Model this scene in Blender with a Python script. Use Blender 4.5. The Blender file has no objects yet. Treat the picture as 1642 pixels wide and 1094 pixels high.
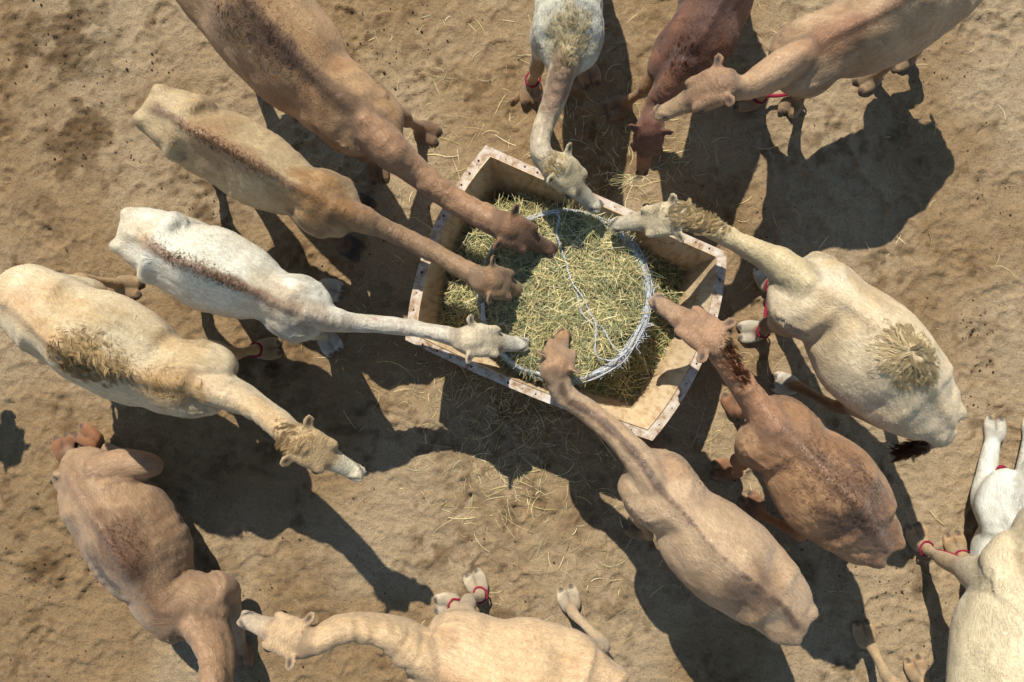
import bpy, math, random
import numpy as np
from mathutils import Vector, kdtree

SC = bpy.context.scene
COL = SC.collection
random.seed(7)
RNG = np.random.default_rng(11)

# ------------------------------------------------------------------ camera, sky, sun, exposure
CAM_H = 7.9            # drone height in metres
FPX = 1600.0           # focal length in photograph pixels (photo 1642 wide)
cam_d = bpy.data.cameras.new('camera')
cam_d.sensor_width = 36.0
cam_d.lens = FPX / 1642.0 * 36.0
cam_d.clip_end = 2000
cam = bpy.data.objects.new('camera', cam_d)
cam.location = (0, 0, CAM_H)
COL.objects.link(cam)
SC.camera = cam

SUN_EL = math.radians(51)
SHX, SHY = 0.262, -0.965         # the way shadows fall on the ground
sun_dir = Vector((SHX * math.cos(SUN_EL), SHY * math.cos(SUN_EL), -math.sin(SUN_EL)))
w = bpy.data.worlds.new('World'); SC.world = w; w.use_nodes = True
nt = w.node_tree; nt.nodes.clear()
sky = nt.nodes.new('ShaderNodeTexSky'); sky.sky_type = 'NISHITA'; sky.sun_disc = False
sky.sun_elevation = SUN_EL
sky.air_density = 1.5; sky.dust_density = 0.0; sky.ozone_density = 3.0
sky.sun_rotation = math.atan2(-SHX, -SHY)
bg = nt.nodes.new('ShaderNodeBackground'); bg.inputs['Strength'].default_value = 0.10
out = nt.nodes.new('ShaderNodeOutputWorld')
nt.links.new(sky.outputs[0], bg.inputs[0]); nt.links.new(bg.outputs[0], out.inputs[0])
sd = bpy.data.lights.new('sun', 'SUN'); sd.energy = 5.0; sd.angle = math.radians(0.53)
sd.color = (1.0, 0.955, 0.875)
so = bpy.data.objects.new('sun', sd); so.rotation_euler = sun_dir.to_track_quat('-Z', 'Y').to_euler()
so.location = (-2, 8, 10); COL.objects.link(so)
SC.view_settings.view_transform = 'Standard'
SC.view_settings.look = 'None'
SC.view_settings.exposure = 0.46
SC.view_settings.gamma = 1.0

# ------------------------------------------------------------------ helpers
def P(u, v, h):
    k = (CAM_H - h) / FPX
    return np.array([(u - 821.0) * k, -(v - 547.0) * k, h])

def lin(r, g, b, k=1.0):
    c = np.array([r, g, b]) / 255.0
    l = np.where(c <= 0.04045, c / 12.92, ((c + 0.055) / 1.055) ** 2.4)
    return l * k

def nrm(a):
    return a / np.maximum(np.linalg.norm(a, axis=-1, keepdims=True), 1e-9)

def sstep(a, b, x):
    t = np.clip((x - a) / (b - a), 0, 1)
    return t * t * (3 - 2 * t)

def pchip(x, y, xq):
    """monotone cubic through (x, y); y may be (n,k)"""
    x = np.asarray(x, float); y = np.asarray(y, float)
    if y.ndim == 1: return pchip(x, y[:, None], xq)[:, 0]
    h = np.diff(x)[:, None]; d = np.diff(y, axis=0) / h
    m = np.zeros_like(y)
    m[0] = d[0]; m[-1] = d[-1]
    if len(x) > 2:
        a, b = d[:-1], d[1:]
        w1 = 2 * h[1:] + h[:-1]; w2 = h[1:] + 2 * h[:-1]
        ok = a * b > 0
        with np.errstate(divide='ignore', invalid='ignore'):
            hm = (w1 + w2) / (w1 / a + w2 / b)
        m[1:-1] = np.where(ok, hm, 0)
    i = np.clip(np.searchsorted(x, xq) - 1, 0, len(x) - 2)
    hh = (x[i + 1] - x[i])[:, None]; t = ((xq - x[i]) / (x[i + 1] - x[i]))[:, None]
    return ((2*t**3 - 3*t**2 + 1) * y[i] + (t**3 - 2*t**2 + t) * hh * m[i]
            + (-2*t**3 + 3*t**2) * y[i + 1] + (t**3 - t**2) * hh * m[i + 1])

def catmull(x, y, xq):
    x = np.asarray(x, float); y = np.asarray(y, float)
    m = np.gradient(y, x, axis=0) if len(x) > 2 else np.repeat((y[1:] - y[:1]) / (x[1] - x[0]), 2, 0)
    i = np.clip(np.searchsorted(x, xq) - 1, 0, len(x) - 2)
    hh = (x[i + 1] - x[i])[:, None]; t = ((xq - x[i]) / (x[i + 1] - x[i]))[:, None]
    return ((2*t**3 - 3*t**2 + 1) * y[i] + (t**3 - 2*t**2 + t) * hh * m[i]
            + (-2*t**3 + 3*t**2) * y[i + 1] + (t**3 - t**2) * hh * m[i + 1])

def _hash(ix, iy, iz, seed):
    n = (ix * 374761393 + iy * 668265263 + iz * 2147483647 + seed * 1274126177) & 0xFFFFFFFF
    n = ((n ^ (n >> 13)) * 1274126177) & 0xFFFFFFFF
    n = ((n ^ (n >> 16)) * 2246822519) & 0xFFFFFFFF
    return ((n ^ (n >> 15)) & 0xFFFFFF) / float(0xFFFFFF)

def vnoise(p, seed=0):
    p = np.asarray(p, float)
    i = np.floor(p).astype(np.int64); f = p - i
    f = f * f * (3 - 2 * f)
    r = 0
    for dx in (0, 1):
        wx = f[:, 0] if dx else 1 - f[:, 0]
        for dy in (0, 1):
            wy = f[:, 1] if dy else 1 - f[:, 1]
            for dz in (0, 1):
                wz = f[:, 2] if dz else 1 - f[:, 2]
                r = r + wx * wy * wz * _hash(i[:, 0] + dx, i[:, 1] + dy, i[:, 2] + dz, seed)
    return r

def fbm(p, oct=4, seed=0, gain=0.5):
    a = 1.0; r = 0; s = 0
    for o in range(oct):
        r = r + a * vnoise(p * (2.03 ** o) + 17.3 * o, seed + o); s += a; a *= gain
    return r / s            # 0..1

def mesh_obj(name, verts, faces, mat, parent=None, smooth=True, base=None):
    me = bpy.data.meshes.new(name)
    v = np.asarray(verts, float)
    if base is not None: v = v - np.asarray(base)
    if isinstance(faces, np.ndarray) and faces.ndim == 2:
        n, k = faces.shape
        me.vertices.add(len(v)); me.vertices.foreach_set('co', v.astype(np.float32).ravel())
        me.loops.add(n * k); me.loops.foreach_set('vertex_index', faces.astype(np.int32).ravel())
        me.polygons.add(n); me.polygons.foreach_set('loop_start', np.arange(0, n * k, k, dtype=np.int32))
        me.polygons.foreach_set('loop_total', np.full(n, k, dtype=np.int32))
        me.update(calc_edges=True)
    else:
        me.from_pydata([tuple(x) for x in v], [], [tuple(map(int, f)) for f in faces])
    me.polygons.foreach_set('use_smooth', np.full(len(me.polygons), bool(smooth)))
    if mat: me.materials.append(mat)
    o = bpy.data.objects.new(name, me); COL.objects.link(o)
    if parent: o.parent = parent
    return o

def set_color(me, rgb, name='Col'):
    a = me.color_attributes.new(name, 'FLOAT_COLOR', 'POINT')
    c = np.ones((len(me.vertices), 4), np.float32); c[:, :3] = rgb
    a.data.foreach_set('color', c.ravel())

def set_vec(me, vec, name):
    a = me.attributes.new(name, 'FLOAT_VECTOR', 'POINT')
    a.data.foreach_set('vector', np.asarray(vec, np.float32).ravel())

def empty(name, loc):
    o = bpy.data.objects.new(name, None); o.location = loc; o.empty_display_size = 0.2
    COL.objects.link(o); return o

def tag(o, label=None, cat=None, group=None, kind=None):
    if label: o['label'] = label
    if cat: o['category'] = cat
    if group: o['group'] = group
    if kind: o['kind'] = kind
    return o

class N:
    """small node-tree writer"""
    def __init__(s, name):
        s.m = bpy.data.materials.new(name); s.m.use_nodes = True
        s.t = s.m.node_tree; s.b = s.t.nodes['Principled BSDF']
    def n(s, typ, ins=None, **props):
        x = s.t.nodes.new(typ)
        for k, v in props.items(): setattr(x, k, v)
        for k, v in (ins or {}).items():
            if hasattr(v, 'is_output') or isinstance(v, bpy.types.NodeSocket): s.t.links.new(v, x.inputs[k])
            else: x.inputs[k].default_value = v
        return x
    def link(s, a, b): s.t.links.new(a, b)
    def noise(s, vec, scale, detail=4, rough=0.55, dist=0.0):
        return s.n('ShaderNodeTexNoise', {'Vector': vec, 'Scale': scale, 'Detail': detail, 'Roughness': rough, 'Distortion': dist}).outputs['Fac']
    def ramp(s, fac, stops):
        r = s.n('ShaderNodeValToRGB', {'Fac': fac}); e = r.color_ramp.elements
        while len(e) < len(stops): e.new(0.5)
        for q, (p, c) in zip(e, stops): q.position = p; q.color = (*c, 1) if len(c) == 3 else c
        return r.outputs['Color']
    def mix(s, a, b, fac=0.5, mode='MIX'):
        x = s.n('ShaderNodeMix', data_type='RGBA', blend_type=mode)
        for i, v in ((0, fac), (6, a), (7, b)):
            if isinstance(v, bpy.types.NodeSocket): s.link(v, x.inputs[i])
            else: x.inputs[i].default_value = v if i == 0 else (*v, 1)
        return x.outputs[2]
    def bump(s, height, strength=0.3, dist=0.01, prev=None):
        x = s.n('ShaderNodeBump', {'Height': height, 'Strength': strength, 'Distance': dist})
        if prev is not None: s.link(prev, x.inputs['Normal'])
        return x.outputs['Normal']

# ------------------------------------------------------------------ materials
def mat_sand():
    k = N('sand'); g = k.n('ShaderNodeNewGeometry').outputs['Position']
    col = k.n('ShaderNodeVertexColor', layer_name='Col').outputs['Color']
    n1 = k.noise(g, 60, 5, 0.65); n2 = k.noise(g, 9, 4, 0.6)
    c = k.mix(col, k.ramp(n1, [(0.25, (0.5, 0.47, 0.44)), (0.5, (1, 1, 1)), (0.8, (1.18, 1.18, 1.18))]), 0.8, 'MULTIPLY')
    c = k.mix(c, k.ramp(n2, [(0.3, (0.86, 0.83, 0.80)), (0.7, (1.08, 1.08, 1.08))]), 0.8, 'MULTIPLY')
    wv = k.n('ShaderNodeVectorMath', {0: g, 1: k.n('ShaderNodeTexNoise', {'Vector': g, 'Scale': 40.0}).outputs['Color']}, operation='ADD')
    wn = k.n('ShaderNodeVectorMath', {0: k.n('ShaderNodeTexNoise', {'Vector': g, 'Scale': 60.0}).outputs['Color'], 1: (.02, .02, 0)}, operation='MULTIPLY')
    k.link(wn.outputs[0], wv.inputs[1])
    sp = k.n('ShaderNodeTexVoronoi', {'Vector': k.n('ShaderNodeMapping', {'Vector': wv.outputs[0], 'Scale': (1, 1, 0)}).outputs[0], 'Scale': 38.0}).outputs['Distance']
    spk = k.ramp(sp, [(0.10, (0, 0, 0)), (0.20, (1, 1, 1))])
    msk = k.ramp(k.noise(g, 3.2, 4, 0.7), [(0.44, (1, 1, 1)), (0.58, (0, 0, 0))])
    sm = k.n('ShaderNodeMath', {0: spk, 1: msk}, operation='MAXIMUM').outputs[0]
    c = k.mix(c, k.mix((0.32, 0.26, 0.2), (1, 1, 1), sm), 0.85, 'MULTIPLY')
    k.link(c, k.b.inputs['Base Color'])
    k.b.inputs['Roughness'].default_value = 0.95
    k.b.inputs['Specular IOR Level'].default_value = 0.15
    rd = k.n('ShaderNodeMath', {0: k.noise(g, 11, 5, 0.6, 0.9), 1: .5}, operation='SUBTRACT').outputs[0]
    rd = k.n('ShaderNodeMath', {0: rd}, operation='ABSOLUTE').outputs[0]
    b = k.bump(rd, 0.5, -0.05)
    b = k.bump(k.noise(g, 30, 6, 0.7, 0.3), 0.7, 0.02, b)
    b = k.bump(k.noise(g, 120, 3, 0.65), 0.6, 0.005, b)
    k.link(b, k.b.inputs['Normal'])
    return k.m

def mat_coat():
    k = N('camel_coat')
    col = k.n('ShaderNodeVertexColor', layer_name='Col').outputs['Color']
    cv = k.n('ShaderNodeAttribute', attribute_name='coat').outputs['Vector']
    pos = k.n('ShaderNodeTexCoord').outputs['Object']
    mp = k.n('ShaderNodeMapping', {'Vector': cv, 'Scale': (30, 85, 40)}).outputs[0]
    streak = k.noise(mp, 1.0, 5, 0.62, 0.8)
    mp2 = k.n('ShaderNodeMapping', {'Vector': cv, 'Scale': (40, 190, 90)}).outputs[0]
    fine = k.noise(mp2, 1.0, 3, 0.6, 0.6)
    blot = k.noise(pos, 7, 5, 0.6)
    c = k.mix(col, k.ramp(streak, [(0.25, (0.6, 0.56, 0.51)), (0.5, (0.97, 0.97, 0.96)), (0.8, (1.22, 1.22, 1.22))]), 0.65, 'MULTIPLY')
    c = k.mix(c, k.ramp(fine, [(0.3, (0.66, 0.63, 0.60)), (0.7, (1.2, 1.2, 1.2))]), 0.7, 'MULTIPLY')
    c = k.mix(c, k.ramp(blot, [(0.3, (0.84, 0.80, 0.76)), (0.7, (1.10, 1.10, 1.10))]), 0.7, 'MULTIPLY')
    k.link(c, k.b.inputs['Base Color'])
    k.b.inputs['Roughness'].default_value = 0.56
    k.b.inputs['Specular IOR Level'].default_value = 0.36
    k.b.inputs['Sheen Weight'].default_value = 0.12
    k.b.inputs['Sheen Roughness'].default_value = 0.5
    b = k.bump(streak, 0.7, 0.014); b = k.bump(fine, 0.6, 0.006, b)
    k.link(b, k.b.inputs['Normal'])
    return k.m

def mat_vc(name, rough=0.7, spec=0.2, nscale=40, nstr=0.5, trans=0.0):
    k = N(name)
    col = k.n('ShaderNodeVertexColor', layer_name='Col').outputs['Color']
    pos = k.n('ShaderNodeTexCoord').outputs['Object']
    n = k.noise(pos, nscale, 4)
    c = k.mix(col, k.ramp(n, [(0.25, (0.72, 0.70, 0.68)), (0.75, (1.15, 1.15, 1.15))]), nstr, 'MULTIPLY')
    k.link(c, k.b.inputs['Base Color'])
    k.b.inputs['Roughness'].default_value = rough; k.b.inputs['Specular IOR Level'].default_value = spec
    if trans:
        tr = k.n('ShaderNodeBsdfTranslucent', {'Color': c}); mx = k.n('ShaderNodeMixShader', {0: trans, 1: k.b.outputs[0], 2: tr.outputs[0]})
        k.link(mx.outputs[0], k.t.nodes['Material Output'].inputs['Surface'])
    return k.m

def mat_flat(name, rgb, rough=0.6, spec=0.3, nscale=30, amount=0.4, bump=0.0):
    k = N(name); pos = k.n('ShaderNodeTexCoord').outputs['Object']
    n = k.noise(pos, nscale, 4)
    c = k.mix(tuple(rgb), k.ramp(n, [(0.25, (0.7, 0.68, 0.66)), (0.75, (1.15, 1.15, 1.15))]), amount, 'MULTIPLY')
    k.link(c, k.b.inputs['Base Color'])
    k.b.inputs['Roughness'].default_value = rough; k.b.inputs['Specular IOR Level'].default_value = spec
    if bump: k.link(k.bump(n, bump, 0.005), k.b.inputs['Normal'])
    return k.m

def mat_trough_wall():
    k = N('trough_fibreglass'); pos = k.n('ShaderNodeNewGeometry').outputs['Position']
    n = k.noise(pos, 3.0, 5, 0.6); f = k.noise(pos, 60, 4)
    st = k.noise(k.n('ShaderNodeMapping', {'Vector': pos, 'Scale': (26, 26, 1.6)}).outputs[0], 1.0, 4, 0.6)
    c = k.ramp(n, [(0.3, lin(176, 148, 110)), (0.55, lin(208, 184, 146)), (0.75, lin(216, 196, 162))])
    c = k.mix(c, k.ramp(st, [(0.36, (0.62, 0.52, 0.42)), (0.52, (1, 1, 1))]), 0.65, 'MULTIPLY')
    sc = k.ramp(k.noise(pos, 16, 3, 0.5, 1.5), [(0.66, (1, 1, 1)), (0.73, (0.35, 0.22, 0.14))])
    c = k.mix(c, sc, 0.6, 'MULTIPLY')
    c = k.mix(c, k.ramp(f, [(0.3, (0.85, 0.84, 0.82)), (0.7, (1.05, 1.05, 1.05))]), 0.7, 'MULTIPLY')
    k.link(c, k.b.inputs['Base Color']); k.b.inputs['Roughness'].default_value = 0.6
    k.b.inputs['Specular IOR Level'].default_value = 0.25
    k.link(k.bump(k.noise(pos, 24, 4), 0.25, 0.006), k.b.inputs['Normal'])
    return k.m

def mat_rim():
    k = N('trough_rim_paint'); pos = k.n('ShaderNodeNewGeometry').outputs['Position']
    n = k.noise(pos, 14, 6, 0.7, 0.4); f = k.noise(pos, 70, 4, 0.6)
    c = k.ramp(n, [(0.34, lin(122, 95, 70)), (0.44, lin(162, 138, 112)), (0.54, lin(182, 168, 150)), (0.72, lin(200, 192, 182))])
    c = k.mix(c, k.ramp(f, [(0.30, (0.55, 0.43, 0.33)), (0.42, (1, 1, 1))]), 0.5, 'MULTIPLY')
    k.link(c, k.b.inputs['Base Color']); k.b.inputs['Roughness'].default_value = 0.65
    k.b.inputs['Specular IOR Level'].default_value = 0.25
    k.link(k.bump(n, 0.5, 0.008), k.b.inputs['Normal'])
    return k.m

M_SAND = mat_sand(); M_COAT = mat_coat()
M_COATHAIR = mat_vc('camel_short_hair', 0.45, 0.5, 60, 0.3)
M_HAIR = mat_vc('camel_hair', 0.6, 0.25, 60, 0.3, 0.35)
M_STRAW = mat_vc('hay', 0.62, 0.25, 50, 0.35, 0.25)
M_WALL = mat_trough_wall(); M_RIM = mat_rim()
M_BOLT = mat_flat('rusty_bolt', lin(62, 40, 28), 0.8, 0.2, 200, 0.6)
M_NET = mat_flat('white_net', lin(196, 198, 200), 0.55, 0.3, 90, 0.35)
def mat_band():
    k = N('net_band'); pos = k.n('ShaderNodeTexCoord').outputs['Object']
    n = k.noise(k.n('ShaderNodeMapping', {'Vector': pos, 'Scale': (30, 30, 220)}).outputs[0], 1.0, 4, .7, .6); n2 = k.noise(pos, 9, 4)
    c = k.ramp(n, [(.35, lin(120, 116, 98)), (.5, lin(182, 182, 178)), (.7, lin(206, 208, 210))])
    c = k.mix(c, k.ramp(n2, [(.35, (.6, .56, .45)), (.6, (1, 1, 1))]), .8, 'MULTIPLY')
    k.link(c, k.b.inputs['Base Color']); k.b.inputs['Roughness'].default_value = .5
    k.link(k.bump(n, .6, .006), k.b.inputs['Normal'])
    return k.m
M_BAND = mat_band()
M_ROPE = mat_flat('crimson_rope', lin(128, 24, 48), 0.75, 0.2, 120, 0.5, 0.4)
M_EYE = mat_flat('dark_eye', (0.01, 0.007, 0.005), 0.08, 0.6, 10, 0.1)
M_PELLET = mat_flat('dung', lin(74, 56, 40), 0.85, 0.15, 90, 0.6)
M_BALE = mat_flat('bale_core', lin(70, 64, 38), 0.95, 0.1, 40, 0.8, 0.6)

# ------------------------------------------------------------------ ground: one sheet of trampled sand out to the horizon
def axis(half, step, far):
    a = list(np.arange(-half, half + 1e-6, step)); s = step; x = a[-1]; o = []
    while x < far: s *= 1.35; x += s; o.append(x)
    return np.array([-q for q in o[::-1]] + a + o)
GX = axis(4.55, 0.0172, 900); GY = axis(3.1, 0.0172, 900)
XX, YY = np.meshgrid(GX, GY)
def ground_height_base(x, y):
    p = np.stack([x.ravel(), y.ravel(), np.zeros(x.size)], 1)
    a = fbm(p * 1.1, 3, 3) - 0.5
    q = p + 0.10 * np.stack([vnoise(p * 3, 40), vnoise(p * 3, 41), 0 * p[:, 0]], 1)
    b = fbm(q * 5.0, 3, 21) - 0.5
    r = 1 - np.abs(2 * fbm(q * 7.5, 3, 31) - 1)              # scuffed ridges
    q2 = p * np.array([1.0, 1.7, 1]) + 0.06 * np.stack([vnoise(p * 9, 43), vnoise(p * 9, 44), 0 * p[:, 0]], 1)
    r2 = 1 - np.abs(2 * fbm(q2 * 15, 2, 35) - 1)
    return (a * 0.05 + b * 0.012 + (r ** 6) * 0.016 + (r2 ** 6) * 0.009 * vnoise(p * 2.3, 48)).reshape(x.shape)
fade = np.clip((6.5 - np.maximum(np.abs(XX), np.abs(YY) * 1.3)) / 1.5, 0.0, 1)
ZZ = np.zeros_like(XX)
near = fade > 0
ZZ[near] = ground_height_base(XX[near], YY[near]).ravel() * fade[near]
GRIDX0, STEP = -4.55, 0.0172
ix0 = int(np.searchsorted(GX, -4.5501)); iy0 = int(np.searchsorted(GY, -3.1001))
def stamp(cx, cy, ang, a, b, depth, rim, seed):
    ext = max(a, b) * 1.9
    i0 = max(0, np.searchsorted(GX, cx - ext)); i1 = np.searchsorted(GX, cx + ext)
    j0 = max(0, np.searchsorted(GY, cy - ext)); j1 = np.searchsorted(GY, cy + ext)
    if i1 - i0 < 3 or j1 - j0 < 3: return
    x = XX[j0:j1, i0:i1] - cx; y = YY[j0:j1, i0:i1] - cy
    c, s = math.cos(ang), math.sin(ang)
    lx = (x * c + y * s) / a; ly = (-x * s + y * c) / b
    th = np.arctan2(ly, lx)
    wob = 1 + 0.14 * np.sin(2 * th + seed) + 0.10 * np.sin(3 * th + 2.1 * seed) + 0.05 * np.sin(7 * th + 3.3 * seed)
    r = np.sqrt(lx**2 + ly**2) / wob
    side = 0.55 + 0.45 * np.cos(th - seed)                    # the rim is pushed up on one side
    ZZ[j0:j1, i0:i1] += -depth * (1 - sstep(0.84, 1.02, r)) + rim * side * np.exp(-((r - 1.10) / 0.11) ** 2)
for i in range(1250):
    sc = random.uniform(0.75, 1.35)
    big = random.random() < 0.6
    stamp(random.uniform(-4.6, 4.6), random.uniform(-3.1, 3.1), random.uniform(0, 6.28),
          (0.105 if big else 0.05) * sc, (0.088 if big else 0.035) * sc,
          random.uniform(0.004, 0.016) if big else random.uniform(0.004, 0.015),
          random.uniform(0.003, 0.018) if big else random.uniform(0.002, 0.01), random.uniform(0, 6.28))
pg = np.stack([XX.ravel(), YY.ravel(), np.zeros(XX.size)], 1)
clod = fbm(pg * 26, 3, 77)
ZZ += (np.clip(clod - 0.60, 0, 1) * 0.06 * np.clip((fbm(pg * 1.7, 3, 5) - 0.42) * 6, 0, 1)).reshape(XX.shape) * (fade > 0)
def gz(x, y):
    i = np.clip(np.searchsorted(GX, x) - 1, 0, len(GX) - 2); j = np.clip(np.searchsorted(GY, y) - 1, 0, len(GY) - 2)
    return ZZ[j, i]
base_a = lin(162, 141, 110, 0.82); base_b = lin(142, 117, 84, 0.82); damp = lin(80, 59, 35, 0.9)
m1 = sstep(0.30, 0.70, fbm(pg * 1.2, 4, 90) + .10 * np.clip(pg[:, 0] / 3.5, -1, 1) - .08 * np.exp(-((pg[:, 0] + .6) / 1.8) ** 2 - ((pg[:, 1] + 1.4) / 1.0) ** 2))[:, None]
rgb = base_a * m1 + base_b * (1 - m1)
# damp soiled patches: (u, v, radius in px, strength)
SOIL = [(95, 60, 75, .8), (60, 95, 55, .6), (130, 210, 60, .8), (100, 250, 45, .7), (330, 330, 55, .75), (300, 270, 40, .5), (20, 150, 40, .5),
        (60, 330, 40, .4), (70, 910, 30, .8), (30, 850, 35, .4), (20, 1000, 30, .3), (450, 960, 30, .3), (340, 910, 40, .6), (430, 590, 70, .7),
        (1130, 110, 28, .8), (1600, 205, 14, .9), (690, 880, 40, .7), (745, 865, 25, .7), (855, 800, 30, .6), (900, 810, 25, .5), (1290, 900, 60, .5),
        (1465, 935, 25, .7), (1235, 245, 30, .3), (260, 95, 30, .5), (1090, 100, 40, .5), (800, 830, 50, .4), (560, 330, 50, .4), (980, 960, 40, .5),
        (950, 850, 60, .35), (740, 770, 60, .35), (500, 920, 50, .3), (1340, 1010, 40, .4)]
blot = fbm(pg * 9, 4, 120)
dm = np.zeros(len(pg))
for (u, v, r, s) in SOIL:
    c = P(u, v, 0); rr = r / 202.0
    d = np.hypot(pg[:, 0] - c[0], pg[:, 1] - c[1]) / rr
    dm = np.maximum(dm, min(1, s * .95) * np.clip(1.5 - d, 0, 1) ** .8 * sstep(0.38, 0.64, blot + 0.06 * (1 - d)))
rnd = sstep(0.54, 0.70, fbm(pg * 3.1, 4, 150)) * 0.5 * sstep(0.5, 0.62, fbm(pg * 14, 3, 160))
dm = np.clip(np.maximum(dm, rnd), 0, 1)[:, None]
rgb = rgb * (1 - dm) + damp * dm
ZZ += (dm[:, 0] * (np.clip(clod - .42, 0, 1) * .11 + (fbm(pg * 50, 2, 171) - .5) * .03)).reshape(XX.shape) * (fade > 0)
nx, ny = len(GX), len(GY)
idx = np.arange(nx * ny).reshape(ny, nx)
gf = np.stack([idx[:-1, :-1].ravel(), idx[:-1, 1:].ravel(), idx[1:, 1:].ravel(), idx[1:, :-1].ravel()], 1)
ground = mesh_obj('ground', np.stack([XX.ravel(), YY.ravel(), ZZ.ravel()], 1), gf, M_SAND)
set_color(ground.data, rgb); ground['kind'] = 'structure'

# ------------------------------------------------------------------ feeding trough
TZ = 0.85
TC = [P(650, 545, TZ)[:2], P(1046, 707, TZ)[:2], P(1166, 405, TZ)[:2], P(779, 233, TZ)[:2]]   # counter-clockwise from the left corner
BULGE = [0.035, 0.125, 0.0, 0.125]
def trough_loop(inset, n=18):
    """four edges, each (n,2), of the rim outline moved inwards"""
    c = [np.array(q) for q in TC]; new = []
    for i in range(4):
        a, b, d = c[i - 1], c[i], c[(i + 1) % 4]
        e1 = (b - a) / np.linalg.norm(b - a); e2 = (d - b) / np.linalg.norm(d - b)
        n1 = np.array([-e1[1], e1[0]]); n2 = np.array([-e2[1], e2[0]])
        k = (n1 + n2); new.append(b + k * inset / (1 + n1 @ n2))
    edges = []
    for i in range(4):
        a, b = new[i], new[(i + 1) % 4]; e = (b - a) / np.linalg.norm(b - a); nn = np.array([-e[1], e[0]])
        t = np.linspace(0, 1, n)[:, None]
        edges.append(a + (b - a) * t - nn * BULGE[i] * (1 - (2 * t - 1) ** 2) * (1 - 0.35 * min(1, inset / .2)))
    return edges
def strip_solid(rows):
    """closed band: rows = list of (n,3) lines going round the cross-section"""
    n = len(rows[0]); v = np.concatenate(rows); f = []
    m = len(rows)
    for r in range(m):
        r2 = (r + 1) % m
        for j in range(n - 1): f.append((r * n + j, r * n + j + 1, r2 * n + j + 1, r2 * n + j))
    f.append([r * n for r in range(m)][::-1]); f.append([r * n + n - 1 for r in range(m)])
    return v, f
def z3(e, z): return np.concatenate([e, np.full((len(e), 1), z) if np.isscalar(z) else np.asarray(z)[:, None]], 1)
tr_base = np.array([*np.mean(TC, axis=0), 0.0])
trough = empty('feeding_trough', tr_base)
tag(trough, 'large rectangular tan feeding trough with bolted white rim, holding the round hay bale', 'trough')
L0, L1, L1b, L2, L2b, L3 = (trough_loop(q) for q in (0.0, 0.056, 0.044, 0.250, 0.238, 0.062))
bolt_me = None
for e in range(4):
    n = len(L0[e]); jit = np.cumsum(RNG.normal(0, 0.0012, n)); jit -= np.linspace(0, jit[-1], n)
    v, f = strip_solid([z3(L0[e], TZ + jit), z3(L1[e], TZ + jit + 0.002), z3(L1[e], TZ - 0.012), z3(L0[e], TZ - 0.02)])
    mesh_obj('rim_flange', v, f, M_RIM, trough, False, tr_base)
    v, f = strip_solid([z3(L3[e], TZ + 0.012), z3(L2[e], 0.07), z3(L2b[e], 0.06), z3(L1b[e], TZ - 0.022)])
    mesh_obj('wall_panel', v, f, M_WALL, trough, False, tr_base)
    mid = (L0[e] * 0.52 + L1[e] * 0.48)
    seg = np.r_[0, np.cumsum(np.linalg.norm(np.diff(mid, axis=0), axis=1))]
    q = 0.10
    while q < seg[-1] - 0.06:
        x = np.interp(q, seg, mid[:, 0]); y = np.interp(q, seg, mid[:, 1]); zz = np.interp(q, seg, TZ + jit)
        if bolt_me is None:
            a = np.linspace(0, 2 * np.pi, 7)[:-1]
            bv = [(0.0095 * math.cos(t), 0.0095 * math.sin(t), 0) for t in a] + [(0.008 * math.cos(t), 0.008 * math.sin(t), 0.003) for t in a] + [(0, 0, 0.0035)]
            bf = [(i, (i + 1) % 6, 6 + (i + 1) % 6, 6 + i) for i in range(6)] + [(6 + i, 6 + (i + 1) % 6, 12) for i in range(6)]
            bo = mesh_obj('bolt', bv, bf, M_BOLT, trough, False); bolt_me = bo.data
        else:
            bo = bpy.data.objects.new('bolt', bolt_me); COL.objects.link(bo); bo.parent = trough
        bo.location = Vector((x + random.gauss(0, .003) - tr_base[0], y + random.gauss(0, .003) - tr_base[1], zz + 0.0015))
        bo.rotation_euler = (0, 0, random.uniform(0, 6)); s_ = random.uniform(0.45, 1.1); bo.scale = (s_, s_, 1)
        q += random.uniform(0.08, 0.17)
fl = np.concatenate([z3(e[:-1], 0.075) for e in L2b]); flb = fl.copy(); flb[:, 2] = 0.045
nf = len(fl)
mesh_obj('floor_panel', np.concatenate([fl, flb]), [tuple(range(nf)), tuple(range(2 * nf - 1, nf - 1, -1))] + [(i, nf + i, nf + (i + 1) % nf, (i + 1) % nf) for i in range(nf)], M_WALL, trough, False, tr_base)
# corner battens outside, so the trough stands on something
for i in range(4):
    c = np.array(TC[i]); k = tr_base[:2] - c; k = k / np.linalg.norm(k)
    a = c + k * 0.20; s = 0.035
    bx = [(a[0] + dx * s, a[1] + dy * s, z) for z in (-0.02, 0.05) for dx, dy in ((-1, -1), (1, -1), (1, 1), (-1, 1))]
    mesh_obj('foot_block', bx, [(0, 3, 2, 1), (4, 5, 6, 7), (0, 1, 5, 4), (1, 2, 6, 5), (2, 3, 7, 6), (3, 0, 4, 7)], M_RIM, trough, False, tr_base)

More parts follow.
